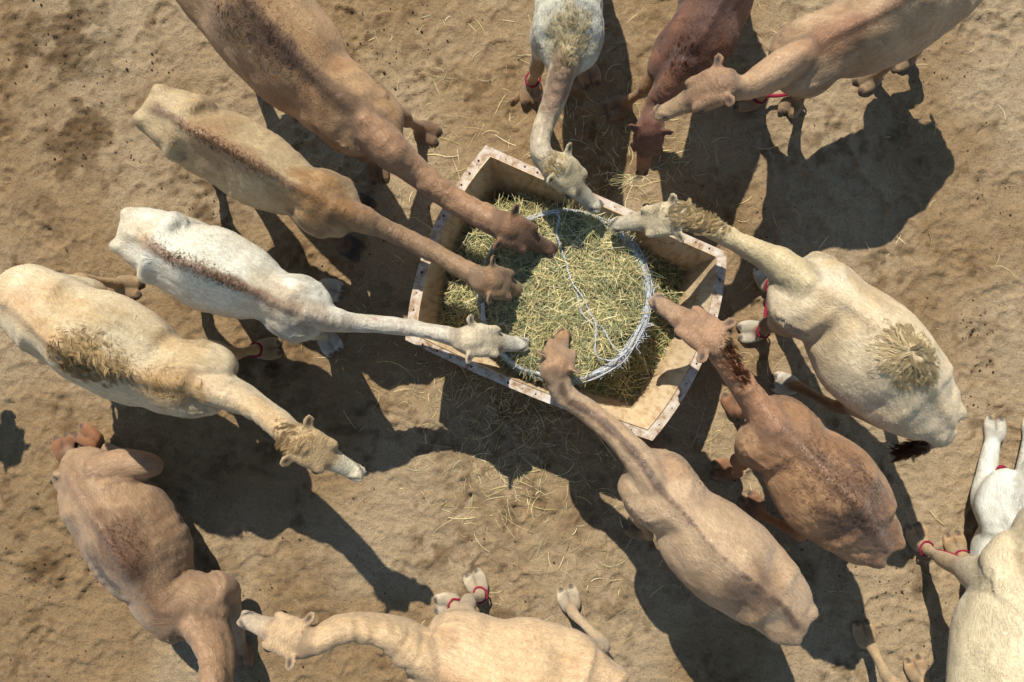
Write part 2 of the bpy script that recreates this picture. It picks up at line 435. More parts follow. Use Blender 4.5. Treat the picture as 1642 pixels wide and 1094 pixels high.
# ------------------------------------------------------------------ hay
def in_trough(x, y, inset):
    poly = np.concatenate([e[:-1] for e in trough_loop(inset, 8)])
    r = np.zeros(len(x), bool); j = len(poly) - 1
    for i in range(len(poly)):
        xi, yi = poly[i]; xj, yj = poly[j]
        c = ((yi > y) != (yj > y)) & (x < (xj - xi) * (y - yi) / (yj - yi + 1e-12) + xi)
        r ^= c; j = i
    return r
def straw_mesh(pos, dirs, length, width, cols, bend=0.25, segs=2, rng=RNG):
    """three-sided bent stalks; pos = middle, all in one mesh"""
    n = len(pos); d = nrm(dirs)
    ref = nrm(np.stack([rng.normal(0, .4, n), rng.normal(0, .4, n), np.ones(n)], 1))
    s = nrm(np.cross(d, ref)); u = np.cross(s, d)
    ba = rng.normal(0, bend, n); bb = rng.normal(0, bend * 0.5, n)
    ts = np.linspace(-0.5, 0.5, segs + 1)
    rings = []
    for t in ts:
        c = pos + d * (length * t)[:, None] + s * (length * ba * (t * t - 0.125))[:, None] - u * (length * np.abs(bb) * (t * t))[:, None]
        ww = width * (1.0 - 0.55 * abs(t) * 2 * 0.6)
        for k in range(3):
            a = 2 * np.pi * k / 3 + 0.5
            rings.append(c + s * (ww * math.cos(a))[:, None] + u * (ww * 0.55 * math.sin(a))[:, None])
    V = np.stack(rings, 1)                       # n, (segs+1)*3, 3
    m = V.shape[1]; f = []
    for q in range(segs):
        for k in range(3): f.append((q * 3 + k, q * 3 + (k + 1) % 3, q * 3 + 3 + (k + 1) % 3, q * 3 + 3 + k))
    f = np.array(f)
    Fc = (f[None] + (np.arange(n) * m)[:, None, None]).reshape(-1, 4)
    return V.reshape(-1, 3), Fc, np.repeat(cols, m, axis=0)
HAYC = np.array([lin(214, 201, 152), lin(196, 185, 132), lin(174, 170, 118), lin(140, 148, 104), lin(106, 126, 96), lin(222, 214, 180), lin(152, 136, 92), lin(84, 100, 74)])
def hay_cols(n, p=None, rng=RNG):
    p = [.19, .17, .13, .12, .11, .15, .08, .05] if p is None else p
    c = HAYC[rng.choice(len(HAYC), n, p=p)] * rng.uniform(0.6, 1.45, (n, 1)) * np.array([1.02, .98, .86]); return c
BC = P(905, 474, 0.95); BR = 0.585; BTOP = 0.93
bale = empty('hay_bale', (BC[0], BC[1], 0.08))
tag(bale, 'round green and straw coloured hay bale in white net standing in the trough', 'hay bale')
bb = np.array([BC[0], BC[1], 0.08])
# core
na, rr = 64, np.array([0, .12, .24, .36, .46, .53, .575, .585, .585])
zz = np.array([BTOP - .02, BTOP - .02, BTOP - .02, BTOP - .022, BTOP - .03, BTOP - .045, BTOP - .075, BTOP - .12, 0.085])
an = np.linspace(0, 2 * np.pi, na + 1)[:-1]
v = []; f = []
for r_, z_ in zip(rr[1:], zz[1:]):
    for a in an: v.append((BC[0] + r_ * math.cos(a), BC[1] + r_ * math.sin(a), z_ + random.gauss(0, .008)))
for i in range(len(rr) - 2):
    for j in range(na): f.append((i * na + j, (i + 1) * na + j, (i + 1) * na + (j + 1) % na, i * na + (j + 1) % na))
f.append(tuple(range(na)))
mesh_obj('core', v, f, M_BALE, bale, True, bb)
n = 21000
r_ = BR * np.sqrt(RNG.uniform(0, 1, n)); a = RNG.uniform(0, 2 * np.pi, n)
x = BC[0] + r_ * np.cos(a); y = BC[1] + r_ * np.sin(a)
pn = np.stack([x, y, 0 * x], 1)
lump = (fbm(pn * 9, 3, 201) - 0.5)
z = BTOP - 0.06 * (r_ / BR) ** 6 + lump * 0.13 + RNG.uniform(-0.06, 0.035, n)
da = RNG.uniform(0, 2 * np.pi, n) * 0.55 + fbm(pn * 5, 2, 207) * 9
dirs = np.stack([np.cos(da), np.sin(da), RNG.normal(0, .22, n)], 1)
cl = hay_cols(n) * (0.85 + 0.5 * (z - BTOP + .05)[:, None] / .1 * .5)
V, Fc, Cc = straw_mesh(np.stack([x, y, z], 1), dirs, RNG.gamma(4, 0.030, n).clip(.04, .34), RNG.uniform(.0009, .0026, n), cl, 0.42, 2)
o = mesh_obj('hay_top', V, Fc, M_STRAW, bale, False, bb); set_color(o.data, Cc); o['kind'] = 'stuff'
# stalks on the side of the bale
n = 3500
a = RNG.uniform(0, 2 * np.pi, n); zq = RNG.uniform(.35, BTOP - .03, n); rq = BR + RNG.uniform(-.01, .012, n)
pp = np.stack([BC[0] + rq * np.cos(a), BC[1] + rq * np.sin(a), zq], 1)
tg = np.stack([-np.sin(a), np.cos(a), RNG.normal(0, .5, n)], 1)
V, Fc, Cc = straw_mesh(pp, tg, RNG.uniform(.06, .18, n), RNG.uniform(.0016, .0035, n), hay_cols(n), 0.1)
o = mesh_obj('hay_side', V, Fc, M_STRAW, bale, False, bb); set_color(o.data, Cc); o['kind'] = 'stuff'
# net and twine as real threads
def tubes(paths, radius, k=4, caps=False):
    V = []; Fq = []; off = 0
    for p in paths:
        p = np.asarray(p, float); m = len(p)
        t = nrm(np.gradient(p, axis=0)); ref = np.where(np.abs(t[:, 2:3]) > .9, np.array([[1., 0, 0]]), np.array([[0, 0, 1.]]))
        s = nrm(np.cross(t, ref)); u = np.cross(s, t)
        rad = radius if np.isscalar(radius) else np.asarray(radius)[:, None]
        for q in range(k):
            aa = 2 * np.pi * q / k
            V.append(p + (s * math.cos(aa) + u * math.sin(aa)) * rad)
        for q in range(k):
            q2 = (q + 1) % k
            i = np.arange(m - 1)
            Fq.append(np.stack([off + q * m + i, off + q * m + i + 1, off + q2 * m + i + 1, off + q2 * m + i], 1))
        off += k * m
    return np.concatenate(V), np.concatenate(Fq)
thr = []
for i in range(60):                                      # net threads round the bale, loosest at its top edge
    m = 90; aa = np.linspace(0, 2 * np.pi, m)
    top = i < 26
    zb = BTOP - random.uniform(.0, .09) if top else random.uniform(.35, BTOP - .08)
    rb = BR + random.uniform(-.012, .024)
    if top: zb -= .03
    ph = random.uniform(0, 6)
    zz = zb + 0.022 * np.sin(aa * 2 + ph) + 0.012 * np.sin(aa * 7 + ph * 2) + RNG.normal(0, .004, m) - (.05 * np.clip(-np.cos(aa - .5), 0, 1) if top else 0)
    rj = rb + 0.010 * np.sin(aa * 5 + ph) + RNG.normal(0, .003, m)
    thr.append(np.stack([BC[0] + rj * np.cos(aa), BC[1] + rj * np.sin(aa), zz], 1))
for i in range(260):                                     # crossing threads
    a0 = random.uniform(0, 6.28); m = 9; t = np.linspace(0, 1, m)
    aa = a0 + t * random.uniform(-.28, .28)
    zz = BTOP - 0.01 - t * random.uniform(.1, .5) + RNG.normal(0, .003, m)
    rj = BR + 0.012 + RNG.normal(0, .003, m)
    thr.append(np.stack([BC[0] + rj * np.cos(aa), BC[1] + rj * np.sin(aa), zz], 1))
for i in range(150):                                     # frayed fluff on the right edge
    a0 = random.gauss(-0.25, .45); m = 8
    c = np.array([BC[0] + (BR + .01) * math.cos(a0), BC[1] + (BR + .01) * math.sin(a0), BTOP - random.uniform(0, .07)])
    st = RNG.normal(0, .012, (m, 3)); st[:, 2] *= .4; thr.append(c + np.cumsum(st, 0))
for i in range(9):                                       # the gathered band of net round the right and near side
    m = 70; aa = np.linspace(.80, -2.75, m) + random.uniform(-.05, .05); ph = random.uniform(0, 6)
    rj = BR - .004 + random.gauss(0, .016) + .009 * np.sin(aa * 4 + ph) + .004 * np.sin(aa * 13 + ph)
    zz = BTOP - .012 + random.gauss(0, .010) + .006 * np.sin(aa * 6 + ph) - .06 * sstep(-1.0, -2.2, aa)
    thr.append(np.stack([BC[0] + rj * np.cos(aa), BC[1] + rj * np.sin(aa), zz], 1))
V, Fc = tubes(thr, 0.0024, 3)
o = mesh_obj('net_wrap', V, Fc, M_NET, bale, True, bb); o['kind'] = 'stuff'
m = 120; aa = np.linspace(.85, -3.05, m); rows = []
for r0, z0 in ((-.014, -.008), (.000, -.004), (.012, -.014), (.017, -.040), (.014, -.085)):
    wob = .008 * np.sin(aa * 5 + 1) + .004 * np.sin(aa * 17) + RNG.normal(0, .0015, m)
    rr_ = BR + r0 + wob; zz_ = BTOP + z0 + .006 * np.sin(aa * 7) + RNG.normal(0, .0015, m)
    rows.append(np.stack([BC[0] + rr_ * np.cos(aa), BC[1] + rr_ * np.sin(aa), zz_], 1))
ii_ = np.arange(5 * m).reshape(5, m)
qf = np.stack([ii_[:-1, :-1].ravel(), ii_[:-1, 1:].ravel(), ii_[1:, 1:].ravel(), ii_[1:, :-1].ravel()], 1)
mesh_obj('net_band', np.concatenate(rows), qf, M_BAND, bale, True, bb)
def twine(px, zt, strands=4, spread=.007, r=.0020):
    pts = np.array([P(u, v, zt)for u, v in px]); t = np.arange(len(pts)); q = np.linspace(0, len(pts) - 1, 12 * len(pts))
    c = catmull(t, pts, q); ps = []
    for s in range(strands):
        ph = random.uniform(0, 6); fr = random.uniform(.8, 1.6)
        off = np.stack([np.sin(q * fr * 2 + ph), np.cos(q * fr * 2.3 + ph), 0.4 * np.sin(q * 3 + ph)], 1) * spread
        ps.append(c + off * random.uniform(.3, 1) + RNG.normal(0, .0015, c.shape))
    return tubes(ps, r, 3)
for px in ([(870, 338), (896, 345), (893, 376), (905, 414), (917, 452), (934, 476), (948, 505), (955, 519)],
           [(955, 519), (955, 543), (957, 571), (981, 578), (1000, 568)], [(955, 519), (967, 528), (981, 552), (998, 568)],
           [(845, 352), (870, 345), (897, 340)], [(925, 470), (932, 500), (950, 520)]):
    V, Fc = twine(px, BTOP + .045); mesh_obj('twine', V, Fc, M_NET, bale, True, bb)
# loose hay lying in the trough round the bale
n = 55000
x = RNG.uniform(-1.3, 2.1, n); y = RNG.uniform(-1.1, 1.7, n)
ok = in_trough(x, y, 0.165) & (np.hypot(x - BC[0], y - BC[1]) > BR - .04)
cbr = P(1046, 707, .1); d = np.hypot(x - cbr[0], y - cbr[1])
ok &= ~(d < 0.36 + 0.1 * vnoise(np.stack([x * 6, y * 6, 0 * x], 1), 9))
ctl = P(779, 233, .5); ok &= ~(np.hypot(x - ctl[0], y - ctl[1]) < .40 + .14 * vnoise(np.stack([x * 6, y * 6, 0 * x], 1), 19))
x, y = x[ok], y[ok]; n = len(x)
pn = np.stack([x, y, 0 * x], 1)
lft = sstep(.2, -.45, (x - BC[0]) * .92 + (y - BC[1]) * -.38)
z = 0.36 + 0.17 * lft + 0.16 * (fbm(pn * 3, 3, 301) - .3) + 0.10 * np.exp(-((np.hypot(x - BC[0], y - BC[1]) - BR) / .15) ** 2) + RNG.uniform(-.12, .03, n)
da = RNG.uniform(0, 2 * np.pi, n)
cl = hay_cols(n, [.14, .16, .17, .15, .12, .10, .12, .04])
V, Fc, Cc = straw_mesh(np.stack([x, y, z], 1), np.stack([np.cos(da), np.sin(da), RNG.normal(0, .22, n)], 1), RNG.gamma(4, .036, n).clip(.05, .34), RNG.uniform(.0012, .0032, n), cl, .35, 3)
o = mesh_obj('loose_hay', V, Fc, M_STRAW, None, False); set_color(o.data, Cc)
tag(o, 'loose hay fallen round the bale inside the trough', 'hay', kind='stuff')
# packed hay bed under the loose stalks
g = 70; bxs = np.linspace(-1.35, 2.1, g); bys = np.linspace(-1.1, 1.75, g); BX, BY = np.meshgrid(bxs, bys)
pb = np.stack([BX.ravel(), BY.ravel(), 0 * BX.ravel()], 1)
zb = 0.30 + 0.17 * sstep(.2, -.45, (pb[:, 0] - BC[0]) * .92 + (pb[:, 1] - BC[1]) * -.38) + 0.16 * (fbm(pb * 3, 3, 301) - .3) - 0.26 * np.clip(1 - np.hypot(pb[:, 0] - cbr[0], pb[:, 1] - cbr[1]) / .75, 0, 1) - 0.6 * np.clip(1 - np.hypot(pb[:, 0] - ctl[0], pb[:, 1] - ctl[1]) / .60, 0, 1)
ins = in_trough(pb[:, 0], pb[:, 1], .165)
ii = np.arange(g * g).reshape(g, g)
qd = np.stack([ii[:-1, :-1].ravel(), ii[:-1, 1:].ravel(), ii[1:, 1:].ravel(), ii[1:, :-1].ravel()], 1)
qd = qd[ins[qd].all(1)]
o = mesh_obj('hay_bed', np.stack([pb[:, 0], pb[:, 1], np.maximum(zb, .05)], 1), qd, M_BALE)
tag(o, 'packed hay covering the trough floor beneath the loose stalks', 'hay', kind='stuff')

# ------------------------------------------------------------------ camels
def loft(C, R, U, W, T, B, eT, eB, ring=30):
    n = len(C); th = np.linspace(0, 2 * np.pi, ring + 1)[:-1]
    c, s = np.cos(th), np.sin(th)
    e = np.where(s[None] >= 0, eT[:, None], eB[:, None])
    yy = W[:, None] * np.sign(c) * np.abs(c)[None] ** (2 / e)
    zz = np.where(s[None] >= 0, T[:, None], B[:, None]) * np.sign(s) * np.abs(s)[None] ** (2 / e)
    V = C[:, None] + R[:, None] * yy[..., None] + U[:, None] * zz[..., None]
    V = np.concatenate([V.reshape(-1, 3), C[:1], C[-1:]])
    i = np.arange(n - 1)[:, None] * ring; j = np.arange(ring)[None]; j2 = (j + 1) % ring
    Fq = np.stack([i + j, i + j2, i + ring + j2, i + ring + j], -1).reshape(-1, 4)
    faces = [tuple(q) for q in Fq]
    faces += [(n * ring, int((q + 1) % ring), int(q)) for q in range(ring)]
    faces += [(n * ring + 1, (n - 1) * ring + q, (n - 1) * ring + (q + 1) % ring) for q in range(ring)]
    ang = np.abs(((th - np.pi / 2 + np.pi) % (2 * np.pi)) - np.pi) / (np.pi / 2)     # 0 dorsal, 1 side, 2 belly
    return V, faces, ang

class Builder:
    def __init__(s): s.V = []; s.F = []; s.off = 0; s.att = []; s.skip = []
    def add(s, V, faces, part, sarc, ang, q, skip=False):
        s.V.append(V); s.skip.append(skip); s.F += [tuple(int(k) + s.off for k in f) for f in faces]; s.off += len(V)
        s.att.append(np.stack([np.full(len(V), part), sarc, ang, q], 1).astype(float))
    def lofted(s, C, R, U, W, T, B, eT, eB, part, step=0.02, ring=30, round_ends=True):
        C = np.asarray(C, float); L = np.r_[0, np.cumsum(np.linalg.norm(np.diff(C, axis=0), axis=1))]
        m = max(4, int(L[-1] / step)); q = np.linspace(0, L[-1], m)
        Cq = catmull(L, C, q)
        sc = pchip(L, np.stack([W, T, B, eT, eB], 1), q)
        Rq = nrm(pchip(L, R, q)); tq = nrm(np.gradient(Cq, axis=0))
        Rq = nrm(Rq - (Rq * tq).sum(1, keepdims=True) * tq)
        Uq = pchip(L, U, q); Uq = nrm(Uq - (Uq * Rq).sum(1, keepdims=True) * Rq)
        V, f, ang = loft(Cq, Rq, Uq, sc[:, 0], sc[:, 1], sc[:, 2], sc[:, 3], sc[:, 4], ring)
        sa = np.r_[np.repeat(q, ring), q[0], q[-1]]
        an = np.r_[np.tile(ang, m), 1, 1]
        ww = np.r_[np.repeat(sc[:, 0], ring), 0, 0]
        s.add(V, f, part, sa, an, an * ww, part == 0 and ring < 40)
        return Cq, q, L
    def tube(s, pts, W, D, lat, part, ring=18, step=0.02):
        pts = np.asarray(pts, float); t = nrm(np.gradient(pts, axis=0))
        lat = np.asarray(lat, float); R = nrm(lat[None] - (t @ lat)[:, None] * t); U = np.cross(R, t)
        U = np.where(U[:, 2:3] < 0, -U, U) if abs(t[:, 2]).mean() < .6 else U
        W = np.asarray(W, float); D = np.asarray(D, float); e = np.full(len(pts), 2.0)
        return s.lofted(pts, R, U, W, D, D, e, e, part, step, ring)
    def ball(s, c, r, ax, part, n=10):
        """ellipsoid with radii r along axes ax (3x3 rows)"""
        th = np.linspace(0, np.pi, n)[1:-1]; ph = np.linspace(0, 2 * np.pi, 15)[:-1]
        pts = [(np.cos(a) * np.ones_like(ph), np.sin(a) * np.cos(ph), np.sin(a) * np.sin(ph)) for a in th]
        L = np.concatenate([np.stack(p, 1) for p in pts] + [np.array([[1, 0, 0], [-1, 0, 0]])])
        V = np.asarray(c) + (L * np.asarray(r)) @ np.asarray(ax)
        m = len(ph); k = len(th); f = []
        for i in range(k - 1):
            for j in range(m): f.append((i * m + j, i * m + (j + 1) % m, (i + 1) * m + (j + 1) % m, (i + 1) * m + j))
        for j in range(m): f.append((k * m, (j + 1) % m, j)); f.append((k * m + 1, (k - 1) * m + j, (k - 1) * m + (j + 1) % m))
        s.add(V, f, part, np.zeros(len(V)), np.ones(len(V)), np.zeros(len(V)), part == 0)

TT = np.array([0, .08, .2, .35, .5, .65, .8, .92, 1.0])
PROF = dict(
    zw=np.array([1.40, 1.38, 1.37, 1.34, 1.32, 1.32, 1.32, 1.30, 1.28]),
    T=np.array([.08, .19, .27, .31, .33, .33, .31, .20, .07]),
    B=np.array([.12, .24, .32, .32, .37, .40, .38, .28, .10]),
    eT=np.array([2, 1.8, 1.56, 1.40, 1.32, 1.36, 1.52, 1.8, 2.]),
    eB=np.array([2, 2.1, 2.1, 2.2, 2.3, 2.3, 2.2, 2, 2.]))
TORSO, NECK, HEAD, LEG, EAR, FOOT, TAIL = range(7)
HX = np.array([-.16, -.06, .06, .20, .34, .46, .58, .70, .82, .92, .99, 1.03])
HW = np.array([.060, .088, .104, .108, .104, .086, .068, .058, .055, .056, .046, .022])
HT = np.array([.055, .078, .088, .086, .074, .058, .047, .042, .040, .040, .030, .012])
HB = np.array([.080, .110, .130, .140, .135, .118, .095, .082, .072, .066, .050, .020])

def camel(name, label, sp):
    """one camel: traced plan outline at its real height, legs, neck and head, fused into one body"""
    b = Builder()
    lie = sp.get('lie', 0.0); sc = sp.get('size', 1.0)
    st = sp['torso']                       # [(R px, L px), ...] rump -> chest
    cpx = np.array([[(r[0] + l[0]) / 2, (r[1] + l[1]) / 2] for r, l in st])
    arc = np.r_[0, np.cumsum(np.linalg.norm(np.diff(cpx, axis=0), axis=1))]; tf = arc / arc[-1]
    prof = {k: np.interp(tf, TT, PROF[k]) for k in PROF}
    hump = sp.get('hump', .24) + .05; hc = sp.get('hump_at', .45)
    T = prof['T'] * sp.get('topscale', 1) + hump * np.exp(-((tf - hc) / sp.get('hump_w', .17)) ** 2)
    eT = prof['eT'] - sp.get('sharp', 0.0) * np.exp(-((tf - .45) / .35) ** 2)
    zw = prof['zw'] * sc; B = prof['B'].copy()
    if lie: zw = np.interp(tf, TT, [lie * .8, lie * .9, lie, lie, lie, lie, lie, lie, lie * .95]); B = np.minimum(B * 1.1, zw - .0)
    Rw = np.array([P(*r, z) for (r, l), z in zip(st, zw)]); Lw = np.array([P(*l, z) for (r, l), z in zip(st, zw)])
    C = (Rw + Lw) / 2; W = np.linalg.norm(Lw - Rw, axis=1) / 2 * sp.get('wscale', 1.0)
    tan = np.gradient(C, axis=0); tan[:, 2] = 0; tan = nrm(tan)
    tan = nrm(np.apply_along_axis(lambda q: np.convolve(np.pad(q, 1, 'edge'), [.25, .5, .25], 'valid'), 0, tan))
    right = np.stack([tan[:, 1], -tan[:, 0], 0 * tan[:, 0]], 1)
    lean = sp.get('lean', 0.0)             # sideways lean of the ridge (to the right is +)
    up = nrm(np.array([0, 0, 1.0]) + right * lean)
    Rv = nrm(right - np.array([0, 0, 1.0]) * lean)
    Cq, q, Larc = b.lofted(C, Rv, up, W, T, B, eT, prof['eB'], TORSO, 0.02, 44)
    torso_len = q[-1]
    fwd_all = tan
    def at(fr):
        i = np.array([fr]); c = np.array([np.interp(fr, tf, C[:, k]) for k in range(3)])
        t = nrm(np.array([np.interp(fr, tf, tan[:, k]) for k in range(3)])); r = np.array([t[1], -t[0], 0])
        return c, t, r, np.interp(fr, tf, W), np.interp(fr, tf, T)
    bony = sp.get('bony', 0.0)
    c, t, r, w_, tp = at(.84)
    for sd in (-1, 1):                      # shoulder muscle
        b.ball(c + r * sd * w_ * .62 + np.array([0, 0, -.06]), (.17, .10, .24), [t, r, [0, 0, 1]], TORSO)
    c, t, r, w_, tp = at(.16)
    for sd in (-1, 1):                      # haunch
        b.ball(c + r * sd * w_ * .58 + np.array([0, 0, -.04 if not lie else 0]), (.17, .09, .22 if not lie else .16), [t, r, [0, 0, 1]], TORSO)
    c, t, r, w_, tp = at(.05)
    for sd in (-1, 1):                      # seat bones
        b.ball(c + r * sd * max(w_ * .62, .09) + np.array([0, 0, -.03]) - t * .02, (.09, .065, .15 if not lie else .1), [t, r, [0, 0, 1]], TORSO)
    if bony:
        c, t, r, w_, tp = at(.21)
        for sd in (-1, 1):                  # hip bones
            b.tube([c + np.array([0, 0, tp * .93]) - t * .02, c + r * sd * w_ * .55 + np.array([0, 0, tp * .72]) + t * .01, c + r * sd * w_ * .96 + np.array([0, 0, tp * .28]) + t * .02],
                   [.04, .045, .055], [.035, .045, .055], t, TORSO, 12)
            b.ball(c + r * sd * w_ * .93 + np.array([0, 0, tp * .25]) + t * .02, (.085, .05, .08), [t, r, [0, 0, 1]], TORSO)
        c, t, r, w_, tp = at(.84)
        for sd in (-1, 1):                  # shoulder blades
            b.tube([c + np.array([0, 0, tp * .9]) + r * sd * .05 - t * .02, c + r * sd * w_ * .7 + np.array([0, 0, tp * .4]) + t * .05, c + r * sd * w_ * .96 + np.array([0, 0, -.05]) + t * .09],
                   [.035, .05, .06], [.035, .05, .06], t, TORSO, 12)
        sel = (q > torso_len * .05) & (q < torso_len * .93)
        ridge = Cq[sel][::6].copy(); zt = np.interp(q[sel][::6] / torso_len, tf, T)
        ridge = ridge + np.interp(q[sel][::6] / torso_len, tf, np.zeros(len(tf)))[:, None]; ridge[:, 2] += zt - .012
        b.tube(ridge, np.full(len(ridge), .026), np.full(len(ridge), .022), r, TORSO, 10)
    # legs
    feet = {}
    legs = sp.get('legs', {})
    if legs is not None:
        for key, fr, sd in (('fl', .84, -1), ('fr', .84, 1), ('hl', .17, -1), ('hr', .17, 1)):
            c, t, r, w_, tp = at(fr); front = key[0] == 'f'
            spec = legs.get(key)
            lat = r * sd
            top = c + lat * w_ * .55 + np.array([0, 0, -.02])
            if spec is None:
                ft = c + lat * .17 + t * (random.uniform(-.05, .12) if front else random.uniform(-.08, .10)); ft[2] = 0
            elif spec == 0: continue
            else: ft = P(spec[0], spec[1], 0.05); ft[2] = 0
            ft[2] = float(gz(ft[0], ft[1])) * .6 if abs(ft[0]) < 4.5 and abs(ft[1]) < 3 else 0
            fd = t if spec is None or len(spec) < 4 else nrm(np.array([spec[2], -spec[3], 0.]))
            g0 = ft + np.array([0, 0, .12]) - fd * .05
            if front:
                elbow = c + lat * min(w_ * .62, .2) + np.array([0, 0, -.36]) - t * .02 + (g0 - c) * np.array([.12, .12, 0])
                knee = elbow * .46 + g0 * .54 + t * .035; knee[2] = .50
                if spec is not None and len(spec) > 5: knee = P(spec[4], spec[5], .5)
                pts = [top + np.array([0, 0, .08]), (top + elbow) / 2 + lat * .01, elbow, elbow * .5 + knee * .5, knee + np.array([0, 0, .06]), knee - np.array([0, 0, .05]), knee * .45 + g0 * .55, g0 + np.array([0, 0, .03]), ft + np.array([0, 0, .05]) - fd * .02]
                Wd = [.11, .10, .080, .058, .062, .056, .037, .046, .05]; Dd = [.17, .15, .115, .072, .068, .06, .042, .05, .05]
            else:
                stif = c + lat * min(w_ * .72, .22) + np.array([0, 0, -.36]) + t * .13
                hock = stif * .40 + g0 * .60 - t * .13; hock[2] = .56
                if spec is not None and len(spec) > 5: hock = P(spec[4], spec[5], .56)
                pts = [top + np.array([0, 0, .04]), (top + stif) / 2 + t * .02, stif, stif * .45 + hock * .55, hock + np.array([0, 0, .05]), hock - np.array([0, 0, .06]), hock * .4 + g0 * .6, g0 + np.array([0, 0, .03]), ft + np.array([0, 0, .05]) - fd * .02]
                Wd = [.10, .11, .095, .058, .048, .046, .036, .046, .05]; Dd = [.19, .18, .135, .075, .062, .056, .044, .05, .05]
            b.tube(pts, Wd, Dd, r, LEG, 18)
            foot_mesh(b, ft, fd)
            feet[key] = (ft, g0, fd)
    for lp in sp.get('limbs', []):          # explicit folded limbs: (u, v, h, w, d)
        pts = [P(x[0], x[1], x[2]) for x in lp]
        b.tube(pts, [x[3] for x in lp], [x[4] for x in lp], np.array([0.2, 0.1, 1.0]) / 1.03, LEG, 16)
    for fp in sp.get('pads', []):
        foot_mesh(b, P(fp[0], fp[1], fp[2]) - np.array([0, 0, .03]), nrm(np.array([fp[3], -fp[4], 0.])))
    # tail
    c, t, r, w_, tp = at(0.0)
    tl = sp.get('tail')
    if tl is None and not lie:
        tp0 = c + np.array([0, 0, .02]) + t * .04
        b.tube([tp0, tp0 - t * .03 + [0, 0, -.06], tp0 - t * .03 + [0, 0, -.22], tp0 + [0, 0, -.42]], [.035, .03, .022, .02], [.035, .03, .022, .02], r, TAIL, 10)
    elif tl: b.tube([P(*x[:3]) for x in tl], [x[3] for x in tl], [x[3] for x in tl], np.array([0, 0, 1.]), TAIL, 12)
    # neck and head
    hd = sp['head']                        # poll (u,v,h), nose (u,v), length, roll
    hl = hd.get('len', .50); p0 = P(*hd['poll']); zn = p0[2]
    for _ in range(8):
        p1 = P(*hd['nose'], zn); dd = np.linalg.norm((p1 - p0)[:2]); zn = p0[2] - math.sqrt(max(hl * hl - dd * dd, 0.0))
    p1 = P(*hd['nose'], zn)
    hf = nrm(p1 - p0); L = np.linalg.norm(p1 - p0)
    hu = np.array([0, 0, 1.0]) - hf[2] * hf; hu = nrm(hu); hr = np.cross(hf, hu)
    ro = math.radians(hd.get('roll', 0)); hu, hr = hu * math.cos(ro) + hr * math.sin(ro), hr * math.cos(ro) - hu * math.sin(ro)
    hs = hd.get('scale', 1.0) * L / .50
    hws = hd.get('wide', 1.0) * hs
    hc = p0[None] + hf[None] * (HX * L)[:, None] - hu[None] * (0.03 * hs * sstep(.3, 1.0, HX))[:, None]
    m = len(HX); e2 = np.full(m, 2.15)
    b.lofted(hc, np.tile(hr, (m, 1)), np.tile(hu, (m, 1)), HW * hws, HT * hs, HB * hs, e2, e2, HEAD, .012, 30)
    ax = [hf, hr, hu]
    ears = []
    def hp(x, y, z): return p0 + hf * x * L + hr * y * hws + hu * z * hs
    for sd in (-1, 1):
        b.ball(hp(.37, sd * .080, .040), np.array([.062, .036, .034]) * hs, ax, HEAD)          # brow over the eye
        b.ball(hp(.18, sd * .070, .035), np.array([.10, .048, .05]) * hs, ax, HEAD)               # temple
        b.ball(hp(.93, sd * .026, .012), np.array([.04, .028, .022]) * hs, ax, HEAD)            # nostril swelling
        er = nrm(hr * sd * .80 + hu * .30 - hf * hd.get('earback', .60)); ew = nrm(hf * .9 - hu * .35); ew = nrm(ew - (ew @ er) * er)
        e0 = hp(.035, sd * .092, .045)
        eth = nrm(np.cross(er, ew))
        ears.append((e0, er, ew, eth if eth @ (hf * .6 + hu) > 0 else -eth))
        n5 = 5; epts = np.array([e0 + er * k * hs for k in (0, .024, .052, .076, .094)])
        b.lofted(epts, np.tile(ew, (n5, 1)), np.tile(eth, (n5, 1)), np.array([.024, .038, .044, .036, .012]) * hs, np.array([.020, .017, .016, .014, .008]) * hs, np.array([.020, .017, .016, .014, .008]) * hs, np.full(n5, 2.), np.full(n5, 2.), EAR, .012, 14)
    b.ball(hp(.98, 0, -.055), np.array([.035, .034, .022]) * hs, ax, HEAD)                      # lower lip
    b.ball(hp(.05, 0, .055), np.array([.08, .07, .05]) * hs, ax, HEAD)                          # poll
    nk = sp['neck']                        # (u, v, h, width px)
    cst, t, r, w_, tp = at(.88)
    npts = [cst + np.array([0, 0, .02])] + [P(*x[:3]) for x in nk] + [p0 + hf * .06 * L - hu * .012]
    nw = [w_ * .5] + [x[3] * .92 / 2 * (CAM_H - x[2]) / FPX for x in nk] + [.082 * hws]
    nd = [.24] + [max(x[3] / 2 * (CAM_H - x[2]) / FPX * (1.55 - .35 * i / max(1, len(nk) - 1)), .09) for i, x in enumerate(nk)] + [.105 * hs]
    npts = np.array(npts); tn = nrm(np.gradient(npts, axis=0)); Rn = nrm(np.stack([tn[:, 1], -tn[:, 0], 0 * tn[:, 0]], 1)); Un = np.cross(Rn, tn)
    nd = np.array(nd); e2 = np.full(len(npts), 2.0)
    b.lofted(npts, Rn, Un, np.array(nw), nd * .95, nd * 1.05, e2 * .95, e2, NECK, .02, 30)
    # ---- fuse
    V = np.concatenate(b.V); att = np.concatenate(b.att)
    tmp = bpy.data.meshes.new('tmp'); tmp.from_pydata(V.tolist(), [], b.F)
    to = bpy.data.objects.new('tmp', tmp); COL.objects.link(to)
    md = to.modifiers.new('r', 'REMESH'); md.mode = 'VOXEL'; md.voxel_size = sp.get('voxel', .0150)
    dg = bpy.context.evaluated_depsgraph_get()
    me = bpy.data.meshes.new_from_object(to.evaluated_get(dg))
    bpy.data.objects.remove(to); bpy.data.meshes.remove(tmp)
